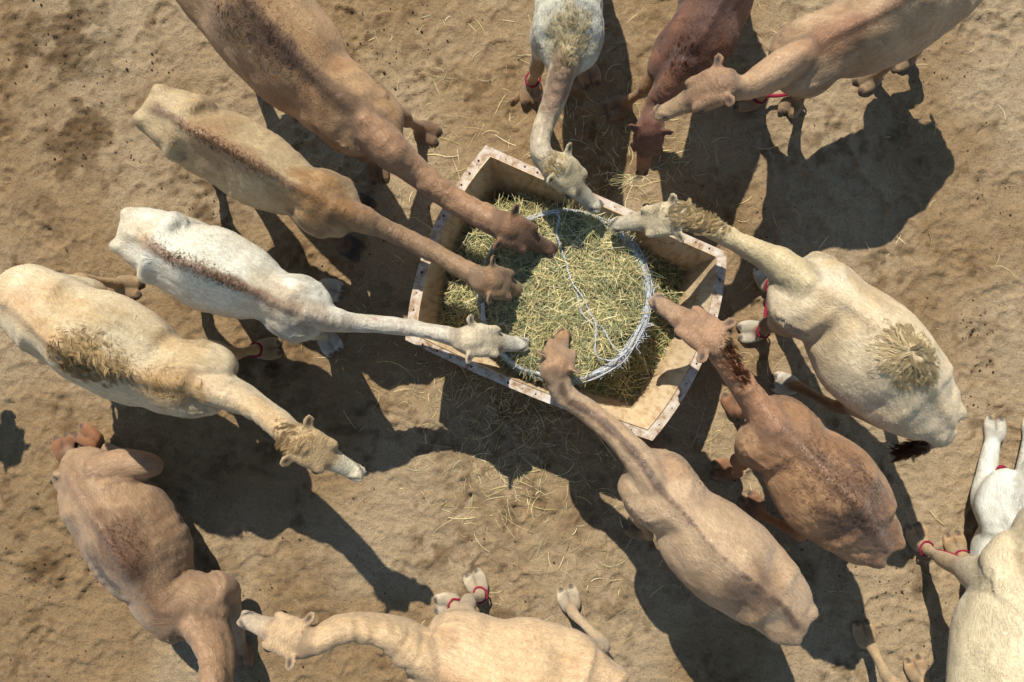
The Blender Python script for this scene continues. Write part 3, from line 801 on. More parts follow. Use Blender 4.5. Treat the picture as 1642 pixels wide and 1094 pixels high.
    nv = len(me.vertices); X = np.empty(nv * 3, np.float32); me.vertices.foreach_get('co', X); X = X.reshape(-1, 3).astype(float)
    ed = np.empty(len(me.edges) * 2, np.int32); me.edges.foreach_get('vertices', ed); ed = ed.reshape(-1, 2)
    deg = np.bincount(ed.ravel(), minlength=nv).astype(float)[:, None]
    def lap(A):
        o = np.empty_like(A)
        for k in range(A.shape[1]):
            o[:, k] = np.bincount(ed[:, 0], A[ed[:, 1], k], nv) + np.bincount(ed[:, 1], A[ed[:, 0], k], nv)
        return o / deg
    kd = kdtree.KDTree(len(V))
    keep = ~np.concatenate([np.full(len(x_), sk) for x_, sk in zip(b.V, b.skip)])
    for i, p in enumerate(V):
        if keep[i]: kd.insert(p, i)
    kd.balance()
    near = np.fromiter((kd.find(p)[1] for p in X), np.int64, nv)
    A = att[near]; part = A[:, 0].astype(int)
    # head-local coordinates
    hx = (X - p0) @ hf / L; hy = (X - p0) @ hr / hws; hz = (X - p0) @ hu / hs
    soft = np.where((part == HEAD) | (part == EAR) | (part == FOOT), 0.0, 1.0)[:, None]
    masks = np.stack([(part == k).astype(float) for k in range(7)], 1)
    sm = np.concatenate([soft, masks, A[:, 1:4]], 1)
    for _ in range(5): sm = .5 * sm + .5 * lap(sm)
    mk2 = sm[:, 1:8]
    for _ in range(10): mk2 = .5 * mk2 + .5 * lap(mk2)
    soft = np.clip(sm[:, :1], 0, 1); mk = sm[:, 1:8].copy(); mk[:, [LEG, FOOT]] = mk2[:, [LEG, FOOT]]
    s_, an, qq = sm[:, 8], sm[:, 9], sm[:, 10]
    for it in range(9):
        X = X + (lap(X) - X) * .5 * (soft if it >= 3 else np.maximum(soft, .6))
    def normals(X):
        me.vertices.foreach_set('co', X.astype(np.float32).ravel()); me.update()
        nn = np.empty(nv * 3, np.float32); me.vertices.foreach_get('normal', nn); return nn.reshape(-1, 3).astype(float)
    Nn = normals(X)
    # relief: muscles, skin folds on the neck, ribs, wool
    d = (fbm(X * 7, 2, sp['seed']) - .5) * .022 * np.clip(mk[:, TORSO] + mk[:, NECK], 0, 1)
    d += (fbm(X * 26, 2, sp['seed'] + 4) - .5) * .004 * (1 - mk[:, EAR])
    fold = sp.get('folds', .0025)
    fr_ = 1 - np.abs(2 * vnoise(np.stack([s_ / .042, an * 1.6, X[:, 2] * 1.5], 1), 3 + sp['seed']) - 1)
    d += fold * 3.4 * (fr_ ** 2 - .4) * np.clip(mk[:, NECK] * 1.6 - .6, 0, 1) * sstep(1.3, .3, an) * (.3 + vnoise(X * 6, 8))
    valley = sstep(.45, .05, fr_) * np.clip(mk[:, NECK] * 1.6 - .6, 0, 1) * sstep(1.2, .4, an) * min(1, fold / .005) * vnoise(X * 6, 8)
    rib = sp.get('ribs', .0); frac = s_ / torso_len
    d += rib * (.3 + vnoise(X * 5, 12)) * np.sin(2 * np.pi * s_ / .085 + 1.2 * an + 2.5 * vnoise(X * 4, 13)) * mk[:, TORSO] * np.exp(-((an - .8) / .35) ** 2) * sstep(.38, .5, frac) * sstep(.82, .7, frac)
    df = sp.get('form', 1.0); to = np.clip(mk[:, TORSO] * 1.6 - .6, 0, 1) * df * (1 - .6 * bony)
    G = lambda x, c, w_: np.exp(-((x - c) / w_) ** 2)
    if not lie or True:
        d += to * (-.026 * G(frac, .70, .035) * G(an, .75, .4) - .028 * G(frac, .31, .05) * G(an, .6, .3)
                   + .020 * G(frac, .225 - .05 * (an - .5), .022) * G(an, .55, .35) + .016 * G(frac, .80 + .08 * (an - .6), .02) * G(an, .6, .35)
                   - .014 * G(frac, .13, .035) * G(an, .45, .25) - .016 * G(frac, .90, .03) * G(an, .5, .3)
                   + .010 * G(an, 0, .09) * sstep(.02, .1, frac) - .008 * G(an, .22, .10))
        d += np.clip(mk[:, NECK] * 1.6 - .6, 0, 1) * df * (-.010 * G(an, .95, .2) + .002 * np.sin(2 * np.pi * s_ / .115) * G(an, .6, .3) + .006 * G(an, 0, .12))
    wool = sp.get('wool', 0.0)
    if wool:
        wm = mk[:, TORSO] * sstep(1.0, .6, an) + .0
        d += wool * (fbm(X * 34, 2, 15) - .45) * wm * sstep(.3, .5, fbm(X * 5, 2, 19) + .12)
    # nostrils, mouth, eye sockets
    hm = mk[:, HEAD]
    nos = hm * np.exp(-((hx - .91) / .05) ** 2 - ((np.abs(hy) - .033 + .35 * (hx - .91)) / .011) ** 2) * sstep(-.045, -.025, hz)
    mz = -.068 - .03 * np.clip(.95 - hx, 0, 1)
    mou = hm * np.exp(-((hz - mz) / .012) ** 2) * sstep(.66, .76, hx)
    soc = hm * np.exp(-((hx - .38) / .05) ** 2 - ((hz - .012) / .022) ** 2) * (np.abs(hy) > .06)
    ecup = np.zeros(nv)
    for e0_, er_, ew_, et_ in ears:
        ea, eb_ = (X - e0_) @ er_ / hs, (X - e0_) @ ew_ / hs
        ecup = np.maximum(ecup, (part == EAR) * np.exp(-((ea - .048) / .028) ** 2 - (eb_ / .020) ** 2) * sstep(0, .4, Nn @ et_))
    d += -.014 * ecup
    d += -.010 * nos - .008 * mou - .014 * soc
    d += .012 * hm * np.exp(-((hx - .52) / .08) ** 2 - ((np.abs(hy) - .055) / .02) ** 2) * (hz > .0) * -1
    dsm = d[:, None]
    for _ in range(2): dsm = .5 * dsm + .5 * lap(dsm)
    d = np.where((part == HEAD) | (part == EAR), d, dsm[:, 0])
    X = X + Nn * d[:, None]
    Nn = normals(X)
    # ---- coat colour
    co = sp['colors']; base = np.array(co['base'])
    pn = X
    b1 = fbm(pn * 3.2, 4, sp['seed'] + 30)[:, None]; b2 = fbm(pn * 11, 3, sp['seed'] + 40)[:, None]
    alt = np.array(co.get('alt', base * .82))
    C0 = base * (1 - sstep(.42, .68, b1)) + alt * sstep(.42, .68, b1)
    def blend(Cc, col, m): m = np.clip(m, 0, 1)[:, None]; return Cc * (1 - m) + np.array(col) * m
    C0 = blend(C0, co.get('belly', np.minimum(base * 1.12, .85)), mk[:, TORSO] * sstep(1.0, 1.55, an) * .8)
    nz = b2[:, 0] - .5
    if 'spine' in co:
        wid = co.get('spine_w', .10)
        C0 = blend(C0, co['spine'], (mk[:, TORSO] + mk[:, NECK] * co.get('spine_neck', .5)) * sstep(wid * 1.5, wid * .5, np.abs(qq) + nz * min(.05, wid * .8)) * co.get('spine_k', .85) * sstep(co.get('spine_from', 0), co.get('spine_from', 0) + .1, frac + mk[:, NECK]))
    if 'neck' in co: C0 = blend(C0, co['neck'], mk[:, NECK] * .85 + mk[:, HEAD] * .0)
    if 'head' in co: C0 = blend(C0, co['head'], hm * .9)
    for pt in sp.get('patches', []):        # (u, v, h, radius m, colour, strength[, stretch dir px])
        c = P(*pt[0:3]); dv = X - c
        if len(pt) > 6:
            ax_ = nrm(np.array([pt[6], -pt[7], 0.])); al = dv @ ax_; dv = dv - ax_ * (al * (1 - 1 / pt[8]))[:, None]
        rr_ = np.linalg.norm(dv, axis=1) / pt[3] + nz * .9
        C0 = blend(C0, pt[4], pt[5] * sstep(1.1, .55, rr_))
    if 'muzzle' in co: C0 = blend(C0, co['muzzle'], hm * sstep(.5, .66, hx + nz * .15))
    if 'leg' in co: C0 = blend(C0, co['leg'], mk[:, LEG] * sstep(.95, .75, X[:, 2]) if not lie else mk[:, LEG] * co.get('legk', .3))
    if 'foot' in co: C0 = blend(C0, co['foot'], mk[:, FOOT])
    C0 = blend(C0, np.array(co.get('head', base)) * .92, mk[:, EAR])
    C0 = blend(C0, (.04, .024, .016), np.clip(ecup * 1.3, 0, .92))  # shadow inside the ear cup painted as near-black colour
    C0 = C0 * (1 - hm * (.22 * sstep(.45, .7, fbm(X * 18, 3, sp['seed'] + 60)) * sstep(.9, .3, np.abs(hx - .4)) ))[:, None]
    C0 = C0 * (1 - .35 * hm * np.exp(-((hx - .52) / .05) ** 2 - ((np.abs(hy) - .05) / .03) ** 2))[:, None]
    C0 = C0 * (1 - .4 * np.clip(valley, 0, 1))[:, None]  # crease shade painted into the neck folds
    C0 = blend(C0, (.018, .013, .011), np.clip(nos * 1.6, 0, .9)); C0 = blend(C0, (.03, .02, .016), np.clip(mou * 1.3, 0, .75))
    C0 = blend(C0, (.02, .014, .01), np.clip(soc * 1.3, 0, .8))  # dark lashes, with the shade under the brow painted in
    C0 = C0 * (.86 + .28 * b2)
    # low hooves and hocks pick up sand
    C0 = blend(C0, lin(150, 122, 88), (sstep(.07, .0, X[:, 2]) * .6))
    nail = np.zeros(nv)
    for ft, fd in b.__dict__.get('toes', []):
        dd = X - ft; la = np.abs(dd @ np.array([fd[1], -fd[0], 0.]))
        nail = np.maximum(nail, sstep(.092, .104, dd @ fd) * np.exp(-((la - .041) / .022) ** 4) * (np.linalg.norm(dd, axis=1) < .2) * sstep(.004, .014, X[:, 2] - ft[2]))
        gap = sstep(.0, .03, dd @ fd) * np.exp(-(la / .010) ** 2) * (np.linalg.norm(dd, axis=1) < .2); C0 = C0 * (1 - .55 * gap)[:, None]
    C0 = blend(C0, (.05, .036, .027), nail * .9)
    loc = C.mean(0).copy(); loc[2] = 0
    root = empty('camel', loc); tag(root, label, 'camel', 'camels gathered round the feeding trough')
    me.vertices.foreach_set('co', (X - loc).astype(np.float32).ravel()); me.name = 'body'
    me.polygons.foreach_set('use_smooth', np.ones(len(me.polygons), bool)); me.materials.clear(); me.materials.append(M_COAT); me.update()
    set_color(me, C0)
    coat = np.stack([s_ + 3.1 * part, qq * (1 + 0 * an), .15 * X[:, 2]], 1)
    # where there is no run of hair to follow (head, feet) use plain position
    pl = (mk[:, HEAD] + mk[:, FOOT] + mk[:, EAR])[:, None]
    coat = coat * (1 - pl) + np.stack([hx * L * 2.2, hy * .45, hz * .8], 1) * pl
    set_vec(me, coat, 'coat')
    bo = bpy.data.objects.new('body', me); COL.objects.link(bo); bo.parent = root
    # eyes
    for sd in (-1, 1):
        e = Builder(); e.ball(hp(.40, sd * .102, .022), np.array([.028, .020, .022]) * hs, ax, 0, 9)
        mesh_obj('eye', np.concatenate(e.V), e.F, M_EYE, root, True, loc)
    # hair
    for hr_ in sp.get('hair', []):
        strands(root, loc, X, Nn, s_, an, mk, hx, hf, C0, hr_, frac, t)
    coat_hair(root, loc, X, Nn, mk, coat_dir(X, Nn, C, tan, p0, hf, mk, npts), C0, sp)
    for pl_ in sp.get('ropes', []):
        cp = np.array([P(*q_) for q_ in pl_]); t_ = np.arange(len(cp)); c3 = catmull(t_, cp, np.linspace(0, len(cp) - 1, 24))
        V_, F_ = tubes([c3], .013, 7); mesh_obj('hobble_rope', V_, F_, M_ROPE, root, True, loc)
    # hobbles
    for hb in sp.get('hobble', []):
        hobble(root, loc, feet, hb, sp)
    return root

def foot_mesh(b, ft, fd):
    r = np.array([fd[1], -fd[0], 0.])
    for sd in (-1, 1):
        pts = np.array([ft - fd * .080 + r * sd * .018 + [0, 0, .045], ft - fd * .03 + r * sd * .034 + [0, 0, .045], ft + fd * .04 + r * sd * .047 + [0, 0, .036], ft + fd * .095 + r * sd * .047 + [0, 0, .028], ft + fd * .135 + r * sd * .040 + [0, 0, .018]])
        n = len(pts); e = np.full(n, 2.2)
        b.lofted(pts, np.tile(r, (n, 1)), np.tile([0, 0, 1.], (n, 1)), np.array([.026, .046, .046, .040, .018]), np.array([.030, .042, .034, .024, .012]), np.array([.045, .05, .038, .03, .02]), e, e, FOOT, .015, 14)
    pd = np.array([ft - fd * .085 + [0, 0, .02], ft - fd * .03 + [0, 0, .02], ft + fd * .05 + [0, 0, .018], ft + fd * .098 + [0, 0, .014]]); e4 = np.full(4, 2.3)
    b.lofted(pd, np.tile(r, (4, 1)), np.tile([0, 0, 1.], (4, 1)), np.array([.03, .066, .074, .04]), np.array([.03, .036, .030, .016]), np.full(4, .024), e4, e4, FOOT, .015, 14)
    if not hasattr(b, 'toes'): b.toes = []
    b.toes.append((ft, fd))

def strands(root, loc, X, Nn, s_, an, mk, hx, hf, C0, h, frac, bodyfwd):
    """long hair as real tapered strands: h = dict(kind, centre/radius or mask, n, length, color, flow)"""
    rng = np.random.default_rng(h.get('seed', 5))
    if 'c' in h:
        c = P(*h['c']); dv = X - c
        if 'stretch' in h:
            ax_ = nrm(np.array([h['stretch'][0], -h['stretch'][1], 0.])); al = dv @ ax_; dv = dv - ax_ * (al * (1 - 1 / h['stretch'][2]))[:, None]
        wt = sstep(1.25, .35, np.linalg.norm(dv, axis=1) / h['r'] + .6 * (fbm(X * 14, 2, 3) - .5)) * (mk[:, TORSO] + mk[:, NECK] + mk[:, HEAD] + mk[:, TAIL])
    if h.get('top'): wt = wt * sstep(h['top'] * 1.2, h['top'] * .7, an)
    wt = np.clip(wt, 0, 1)
    if wt.sum() < 1e-3: return
    idx = rng.choice(len(X), h['n'], p=wt / wt.sum())
    n = len(idx); p = X[idx] + rng.normal(0, .006, (n, 3)); nn = Nn[idx]
    if h.get('flow') == 'out':
        fl = p - P(*h['c']); fl = fl + rng.normal(0, .02, fl.shape)
    else:
        fl = np.tile(nrm(np.array([h['flow'][0], -h['flow'][1], h['flow'][2] if len(h['flow']) > 2 else 0.])), (n, 1))
    # locks: every strand leans over to one of a few hundred guide locks
    nl = h.get('locks', max(30, n // 16)); li = rng.choice(n, nl, replace=False)
    kd2 = kdtree.KDTree(nl)
    for q_, i_ in enumerate(li): kd2.insert(p[i_], q_)
    kd2.balance()
    own = np.fromiter((kd2.find(x_)[1] for x_ in p), np.int64, n)
    gp = p[li]; gn = nn[li]; gf = nrm(fl[li]) + rng.normal(0, .28 * h.get('swirl', 1.0), (nl, 3)); gf = nrm(gf - (gf * gn).sum(1, keepdims=True) * gn)
    gl = h['len'] * rng.uniform(.5, 1.15, nl) * (.2 + .8 * wt[idx][li]); gs = np.cross(gf, gn)
    wv_ = rng.uniform(.04, .16, nl) * rng.choice([-1, 1], nl); wp = rng.uniform(0, 3, nl); lift = h.get('lift', .45) * rng.uniform(.5, 1.3, nl)
    lc = rng.uniform(.78, 1.18, (nl, 1))
    fac = rng.uniform(.75, 1.05, n); wd = h.get('w', .0014) * rng.uniform(.7, 1.3, n)
    segs = h.get('segs', 2 if h['name'] == 'back_hair' else 3); ring = []
    off = p - gp[own]; off = off * np.minimum(1, .022 / np.maximum(np.linalg.norm(off, axis=1, keepdims=True), 1e-6)) * .55 + off * .45
    side = gs[own]; gno = gn[own]
    for k in range(segs + 1):
        t = k / segs; tt_ = t * fac
        gl_ = gl[own]
        c = gp[own] + gf[own] * (gl_ * tt_)[:, None] + side * (gl_ * wv_[own] * np.sin(wp[own] + 4.2 * tt_))[:, None] \
            + gno * (gl_ * lift[own] * (tt_ - .62 * tt_ ** 2) - .004)[:, None] - np.array([0, 0, 1.]) * (gl_ * .22 * tt_ ** 2)[:, None] + off * (1 - .60 * tt_ ** 1.5)[:, None]
        ww = wd * (1 - .8 * t)
        ring.append(c + side * ww[:, None]); ring.append(c - side * ww[:, None] * .5 + gno * ww[:, None] * .9); ring.append(c - side * ww[:, None] * .5 - gno * ww[:, None] * .9)
    V = np.stack(ring, 1); m = V.shape[1]
    f = np.array([(q * 3 + k, q * 3 + (k + 1) % 3, q * 3 + 3 + (k + 1) % 3, q * 3 + 3 + k) for q in range(segs) for k in (0, 2)])
    Fc = (f[None] + (np.arange(n) * m)[:, None, None]).reshape(-1, 4)
    col = np.array(h['color']) * np.array([1.34, 1.27, 1.24]) * rng.uniform(.85, 1.15, (n, 1)) * lc[own]; k = h.get('own', .25) + (1 - h.get('own', .25)) * (1 - wt[idx])[:, None] * .8; col = col * (1 - k) + C0[idx] * k
    cc = np.repeat(col[:, None], m, 1); tt = np.repeat(np.arange(segs + 1) / segs, 3)[None, :, None]
    cc = cc * (.9 + .2 * tt)
    o = mesh_obj(h['name'], V.reshape(-1, 3), Fc, M_HAIR, root, True, loc); set_color(o.data, cc.reshape(-1, 3))

def coat_dir(X, Nn, C, tan, p0, hf, mk, npts):
    """lie of the hair: back along neck and trunk, down the flanks and legs"""
    pts = np.concatenate([C, npts[1:]]); tn = np.concatenate([tan, nrm(np.gradient(npts, axis=0))[1:]])
    d2 = ((X[:, None, :2] - pts[None, :, :2]) ** 2).sum(2); i = d2.argmin(1)
    fl = -tn[i] + np.array([0, 0, -.9])
    fl = np.where((mk[:, HEAD] > .5)[:, None], -hf + np.array([0, 0, -.3]), fl)
    w3 = np.stack([vnoise(X * 6, 71) - .5, vnoise(X * 6, 72) - .5, vnoise(X * 6, 73) - .5], 1) + .7 * np.stack([vnoise(X * 21, 74) - .5, vnoise(X * 21, 75) - .5, vnoise(X * 21, 76) - .5], 1)
    fl = nrm(fl) + 1.3 * w3
    return nrm(fl - (fl * Nn).sum(1, keepdims=True) * Nn)

def coat_hair(root, loc, X, Nn, mk, fl, C0, sp):
    """short coat: one tapered blade a hair, thousands of them"""
    rng = np.random.default_rng(sp['seed'] + 300)
    n = sp.get('coat_n', 25500)
    wt = np.clip(mk[:, TORSO] + mk[:, NECK] + .5 * mk[:, LEG] + .5 * mk[:, HEAD] + mk[:, TAIL], 0, 1) * (Nn[:, 2] > -.35) * (1 - mk[:, FOOT])
    idx = rng.choice(len(X), n, p=wt / wt.sum())
    p = X[idx] + rng.normal(0, .005, (n, 3)); nn = Nn[idx]; p = p - nn * ((p - X[idx]) * nn).sum(1, keepdims=True) - nn * .001
    f = fl[idx] + rng.normal(0, .12, (n, 3)); f = nrm(f - (f * nn).sum(1, keepdims=True) * nn)
    short = np.clip(mk[:, HEAD] + .4 * mk[:, LEG], 0, 1)[idx]
    ln = sp.get('coat_len', .014) * rng.uniform(.5, 1.3, n) * (1 - .55 * short) * (.6 + .8 * vnoise(p * 5, 66))
    sd = np.cross(f, nn); wd = rng.uniform(.0014, .0030, n)
    V = np.stack([p + sd * wd[:, None], p - sd * wd[:, None], p + f * ln[:, None] + nn * (ln * rng.uniform(.06, .34, n))[:, None]], 1)
    o = mesh_obj('coat_hair', V.reshape(-1, 3), np.arange(n * 3).reshape(-1, 3), M_COATHAIR, root, False, loc)
    cc = C0[idx] * (rng.uniform(.72, 1.2, (n, 1)) * (.72 + .62 * vnoise(p * 40, 67))[:, None]); set_color(o.data, np.repeat(cc, 3, 0)); o['kind'] = 'stuff'

def hobble(root, loc, feet, hb, sp):
    pts = []
    for k in hb['feet']:
        if k in feet:
            ft, g0, fd = feet[k]; c = g0 + np.array([0, 0, .02]); r = .056
            a = np.linspace(0, 2 * np.pi, 22); ph = RNG.uniform(0, 6)
            loopp = np.stack([c[0] + r * np.cos(a), c[1] + r * np.sin(a), c[2] + .014 * np.sin(a + ph)], 1)
            loopp = loopp + RNG.normal(0, .0025, loopp.shape); loopp[-1] = loopp[0]
            V, Fc = tubes([loopp], .008, 7); mesh_obj('hobble_rope', V, Fc, M_ROPE, root, True, loc); pts.append(c)
    if len(pts) == 2 and hb.get('link', True):
        a, c = pts; d = nrm(c - a); a = a + d * .05; c = c - d * .05
        t = np.linspace(0, 1, 30)[:, None]; ln = a + (c - a) * t - np.array([0, 0, .05]) * (4 * t * (1 - t))
        s = nrm(np.cross(d, [0, 0, 1.])); ps = []
        for k in range(3):
            ph = 2 * np.pi * k / 3 + t[:, 0] * 40
            ps.append(ln + s * (.008 * np.cos(ph))[:, None] + np.array([0, 0, 1.]) * (.008 * np.sin(ph))[:, None])
        V, Fc = tubes(ps, .0085, 6); mesh_obj('hobble_rope', V, Fc, M_ROPE, root, True, loc)

def c_(r, g, b): return lin(r, g, b, .67) * np.array([1.0, 1.0, .88])
CAMELS = []
CAMELS.append(('A', 'big brown camel with dark back cut off by the top edge, muzzle on the bale', dict(
    seed=1, hump=.22, folds=.004,
    torso=[((245, -75), (335, -150)), ((262, -45), (395, -140)), ((295, 20), (445, -85)), ((352, 88), (495, -15)), ((403, 140), (545, 50)), ((470, 182), (588, 118)), ((525, 225), (630, 152)), ((560, 250), (650, 185)), ((592, 254), (642, 215))],
    neck=[(625, 240, 1.30, 74), (662, 270, 1.22, 54), (705, 305, 1.18, 50), (752, 335, 1.18, 48), (785, 352, 1.22, 50)],
    head=dict(poll=(806, 362, 1.27), nose=(890, 404), roll=8, scale=1.02),
    legs=dict(fl=(680, 210, 1, .35), fr=(603, 268, .2, 1)),
    colors=dict(base=c_(192, 152, 112), alt=c_(170, 128, 88), spine=c_(92, 64, 46), spine_w=.06, spine_k=.75, neck=c_(172, 130, 98), head=c_(138, 98, 70), muzzle=c_(116, 82, 60), leg=c_(150, 112, 82), foot=c_(140, 105, 78)),
    patches=[(425, 75, 1.8, .16, c_(96, 66, 48), .85, 1, 1, 2.6), (365, 15, 1.6, .2, c_(104, 74, 54), .5), (445, 150, 1.5, .2, c_(150, 108, 78), .6, 1, .8, 1.6)],
    hair=[dict(name='back_hair', c=(420, 60, 1.8), r=.30, stretch=(1, 1, 2.2), n=3600, len=.035, color=c_(120, 86, 62), flow=(-.6, .8), lift=.35, own=.8, locks=700)])))
CAMELS.append(('B', 'lean tan camel with jutting hip bones between the big brown and the white camel', dict(
    seed=2, hump=.10, bony=1.0, sharp=.3, ribs=.003, folds=.003, wscale=1.0, topscale=.9,
    torso=[((219, 200), (254, 133)), ((243, 226), (292, 145)), ((262, 243), (314, 150)), ((288, 257), (340, 171)), ((323, 286), (393, 187)), ((374, 318), (444, 216)), ((422, 334), (489, 251)), ((467, 345), (513, 276)), ((502, 371), (556, 291)), ((537, 381), (578, 310)), ((562, 370), (577, 330))],
    neck=[(580, 352, 1.26, 52), (615, 366, 1.18, 42), (655, 385, 1.14, 38), (700, 407, 1.13, 38), (745, 433, 1.18, 40)],
    head=dict(poll=(778, 450, 1.26), nose=(851, 468), roll=-6, scale=1.0),
    legs=dict(hr=(355, 285)),
    colors=dict(base=c_(200, 174, 136), alt=c_(180, 150, 112), spine=c_(112, 82, 62), spine_w=.03, spine_k=.85, spine_neck=.5, neck=c_(160, 124, 94), head=c_(158, 120, 86), muzzle=c_(176, 142, 106), leg=c_(95, 68, 48), foot=c_(50, 40, 34)),
    patches=[(515, 325, 1.5, .26, c_(158, 112, 62), .75, 1, .5, 1.4), (345, 245, 1.7, .22, c_(160, 112, 76), .5, 1, .6, 1.7)],
    hair=[dict(name='back_hair', c=(395, 255, 1.72), r=.12, stretch=(1, .62, 6.5), n=2600, len=.026, color=c_(128, 94, 70), flow=(-.3, .8), lift=.6, own=.4, top=.3, locks=500)])))
CAMELS.append(('C', 'white camel with a brown stripe down its back, neck reaching over the trough corner', dict(
    seed=3, hump=.12, bony=.8, sharp=.2, ribs=.003, topscale=.92,
    torso=[((184, 394), (202, 345)), ((208, 421), (222, 329)), ((232, 438), (260, 337)), ((275, 473), (300, 354)), ((320, 500), (358, 365)), ((374, 514), (409, 394)), ((425, 518), (444, 432)), ((444, 526), (461, 447)), ((467, 545), (499, 451)), ((496, 549), (524, 471)), ((514, 538), (531, 494))],
    neck=[(535, 513, 1.26, 48), (575, 518, 1.18, 36), (625, 522, 1.14, 33), (675, 529, 1.13, 33), (715, 537, 1.17, 36)],
    head=dict(poll=(748, 545, 1.25), nose=(847, 553), roll=-4, scale=1.0),
    legs=dict(fl=(525, 463, 1, .3), fr=(526, 545, .6, 1)),
    colors=dict(base=c_(240, 232, 220), alt=c_(226, 210, 188), belly=c_(234, 228, 222), spine=c_(136, 102, 78), spine_w=.042, spine_k=.9, spine_neck=.35, spine_from=.08, head=c_(228, 208, 180), muzzle=c_(220, 212, 202), leg=c_(215, 205, 190), foot=c_(205, 200, 196)),
    patches=[(480, 505, 1.5, .2, c_(196, 170, 146), .6, 1, .6, 1.5), (225, 370, 1.6, .14, c_(222, 196, 160), .5), (604, 510, 1.24, .022, c_(196, 70, 70), .6, 1, 0, 1.6), (645, 515, 1.22, .02, c_(196, 70, 70), .6, 1, 0, 1.6)],
    hair=[dict(name='back_hair', c=(352, 448, 1.72), r=.11, stretch=(1, .62, 9), n=4200, len=.022, color=c_(132, 96, 72), flow=(-.3, .8), lift=.6, own=.2, top=.3, locks=600)])))
CAMELS.append(('D', 'cream camel with shaggy golden hump at the left edge, head away from trough', dict(
    seed=4, hump=.26, size=.95, lean=.05, folds=.003,
    torso=[((-12, 512), (-2, 448)), ((30, 545), (42, 422)), ((56, 568), (88, 436)), ((86, 592), (140, 457)), ((124, 617), (200, 475)), ((165, 637), (249, 507)), ((212, 652), (283, 537)), ((250, 662), (300, 548)), ((298, 671), (351, 553)), ((333, 667), (378, 602)), ((352, 655), (376, 622))],
    neck=[(378, 636, 1.36, 60), (412, 654, 1.42, 48), (440, 674, 1.56, 46), (458, 690, 1.66, 48)],
    head=dict(poll=(474, 706, 1.74), nose=(582, 764), roll=-12, scale=1.02, len=.52),
    legs=dict(fl=(425, 560, 1, -.1, 372, 568), hl=(200, 458, 1, .2)),
    colors=dict(base=c_(232, 210, 178), alt=c_(214, 184, 144), belly=c_(222, 214, 200), spine=c_(186, 140, 92), spine_w=.07, spine_k=.5, head=c_(206, 172, 128), muzzle=c_(226, 212, 188), leg=c_(196, 158, 112), foot=c_(186, 150, 108)),
    patches=[(280, 640, 1.55, .2, c_(192, 150, 98), .5, 1, .5, 1.6), (60, 480, 1.5, .2, c_(212, 168, 124), .5)],
    hobble=[dict(feet=['fl'])],
    hair=[dict(name='hump_hair', c=(152, 590, 1.80), r=.26, stretch=(1, .6, 1.35), n=5200, len=.09, color=c_(206, 180, 134), flow=(.2, 1, -.2), lift=.5, swirl=1.4),
          dict(name='withers_hair', c=(280, 622, 1.6), r=.17, stretch=(1, .4, 2.0), n=1200, len=.05, color=c_(206, 176, 128), flow=(.3, 1), lift=.4),
          dict(name='mane_hair', c=(466, 702, 1.80), r=.14, n=1200, len=.07, own=.5, color=c_(206, 178, 134), flow=(-.7, .7, -.2), lift=.5)])))
CAMELS.append(('E', 'brown camel lying on the sand in the lower left corner with a dark hump', dict(
    seed=5, lie=.52, hump=.16, lean=-.12, ribs=.005, folds=.006,
    torso=[((84, 770), (112, 735)), ((88, 792), (165, 730)), ((106, 838), (212, 765)), ((130, 880), (262, 798)), ((153, 919), (293, 845)), ((188, 958), (304, 903)), ((227, 996), (310, 936)), ((262, 1021), (352, 940)), ((293, 1028), (358, 978)), ((310, 1030), (346, 1004))],
    neck=[(335, 1020, .62, 64), (345, 1055, .74, 57), (342, 1100, .92, 54), (325, 1150, 1.1, 50)],
    head=dict(poll=(305, 1185, 1.25), nose=(220, 1250), len=.5),
    legs=None, tail=[(90, 760, .58, .03), (84, 768, .36, .022), (82, 775, .12, .02)],
    limbs=[[(150, 760, .55, .15, .13), (195, 745, .54, .14, .12), (232, 745, .54, .11, .10), (250, 748, .40, .075, .075)],
           [(250, 748, .34, .07, .07), (215, 738, .10, .055, .055), (165, 716, .07, .045, .05)],
           [(340, 945, .50, .13, .15), (362, 945, .38, .10, .11), (372, 952, .25, .075, .08)],
           [(371, 952, .24, .07, .075), (378, 990, .16, .06, .055), (386, 1030, .09, .05, .045), (388, 1045, .06, .045, .04)],
           [(130, 745, .30, .06, .06), (118, 730, .12, .045, .045), (108, 722, .06, .04, .04)]],
    pads=[(146, 702, .03, -1, -.6), (104, 722, .03, -.3, -1), (388, 1046, .03, .1, 1)],
    colors=dict(base=c_(182, 148, 118), alt=c_(164, 128, 98), belly=c_(178, 146, 116), spine=c_(120, 88, 66), spine_w=.08, spine_k=.4, neck=c_(178, 140, 108), head=c_(160, 120, 90), leg=c_(172, 134, 104), legk=.4, foot=c_(150, 96, 56)),
    patches=[(195, 880, .95, .24, c_(112, 78, 56), .75, .5, 1, 1.5), (178, 905, .8, .13, c_(60, 38, 28), .85, .55, 1, 2.0)],
    hair=[dict(name='hump_hair', c=(200, 872, .98), r=.2, stretch=(.5, 1, 1.4), n=1800, len=.028, color=c_(126, 92, 68), flow=(.6, .5), lift=.35, own=.8, locks=400)])))
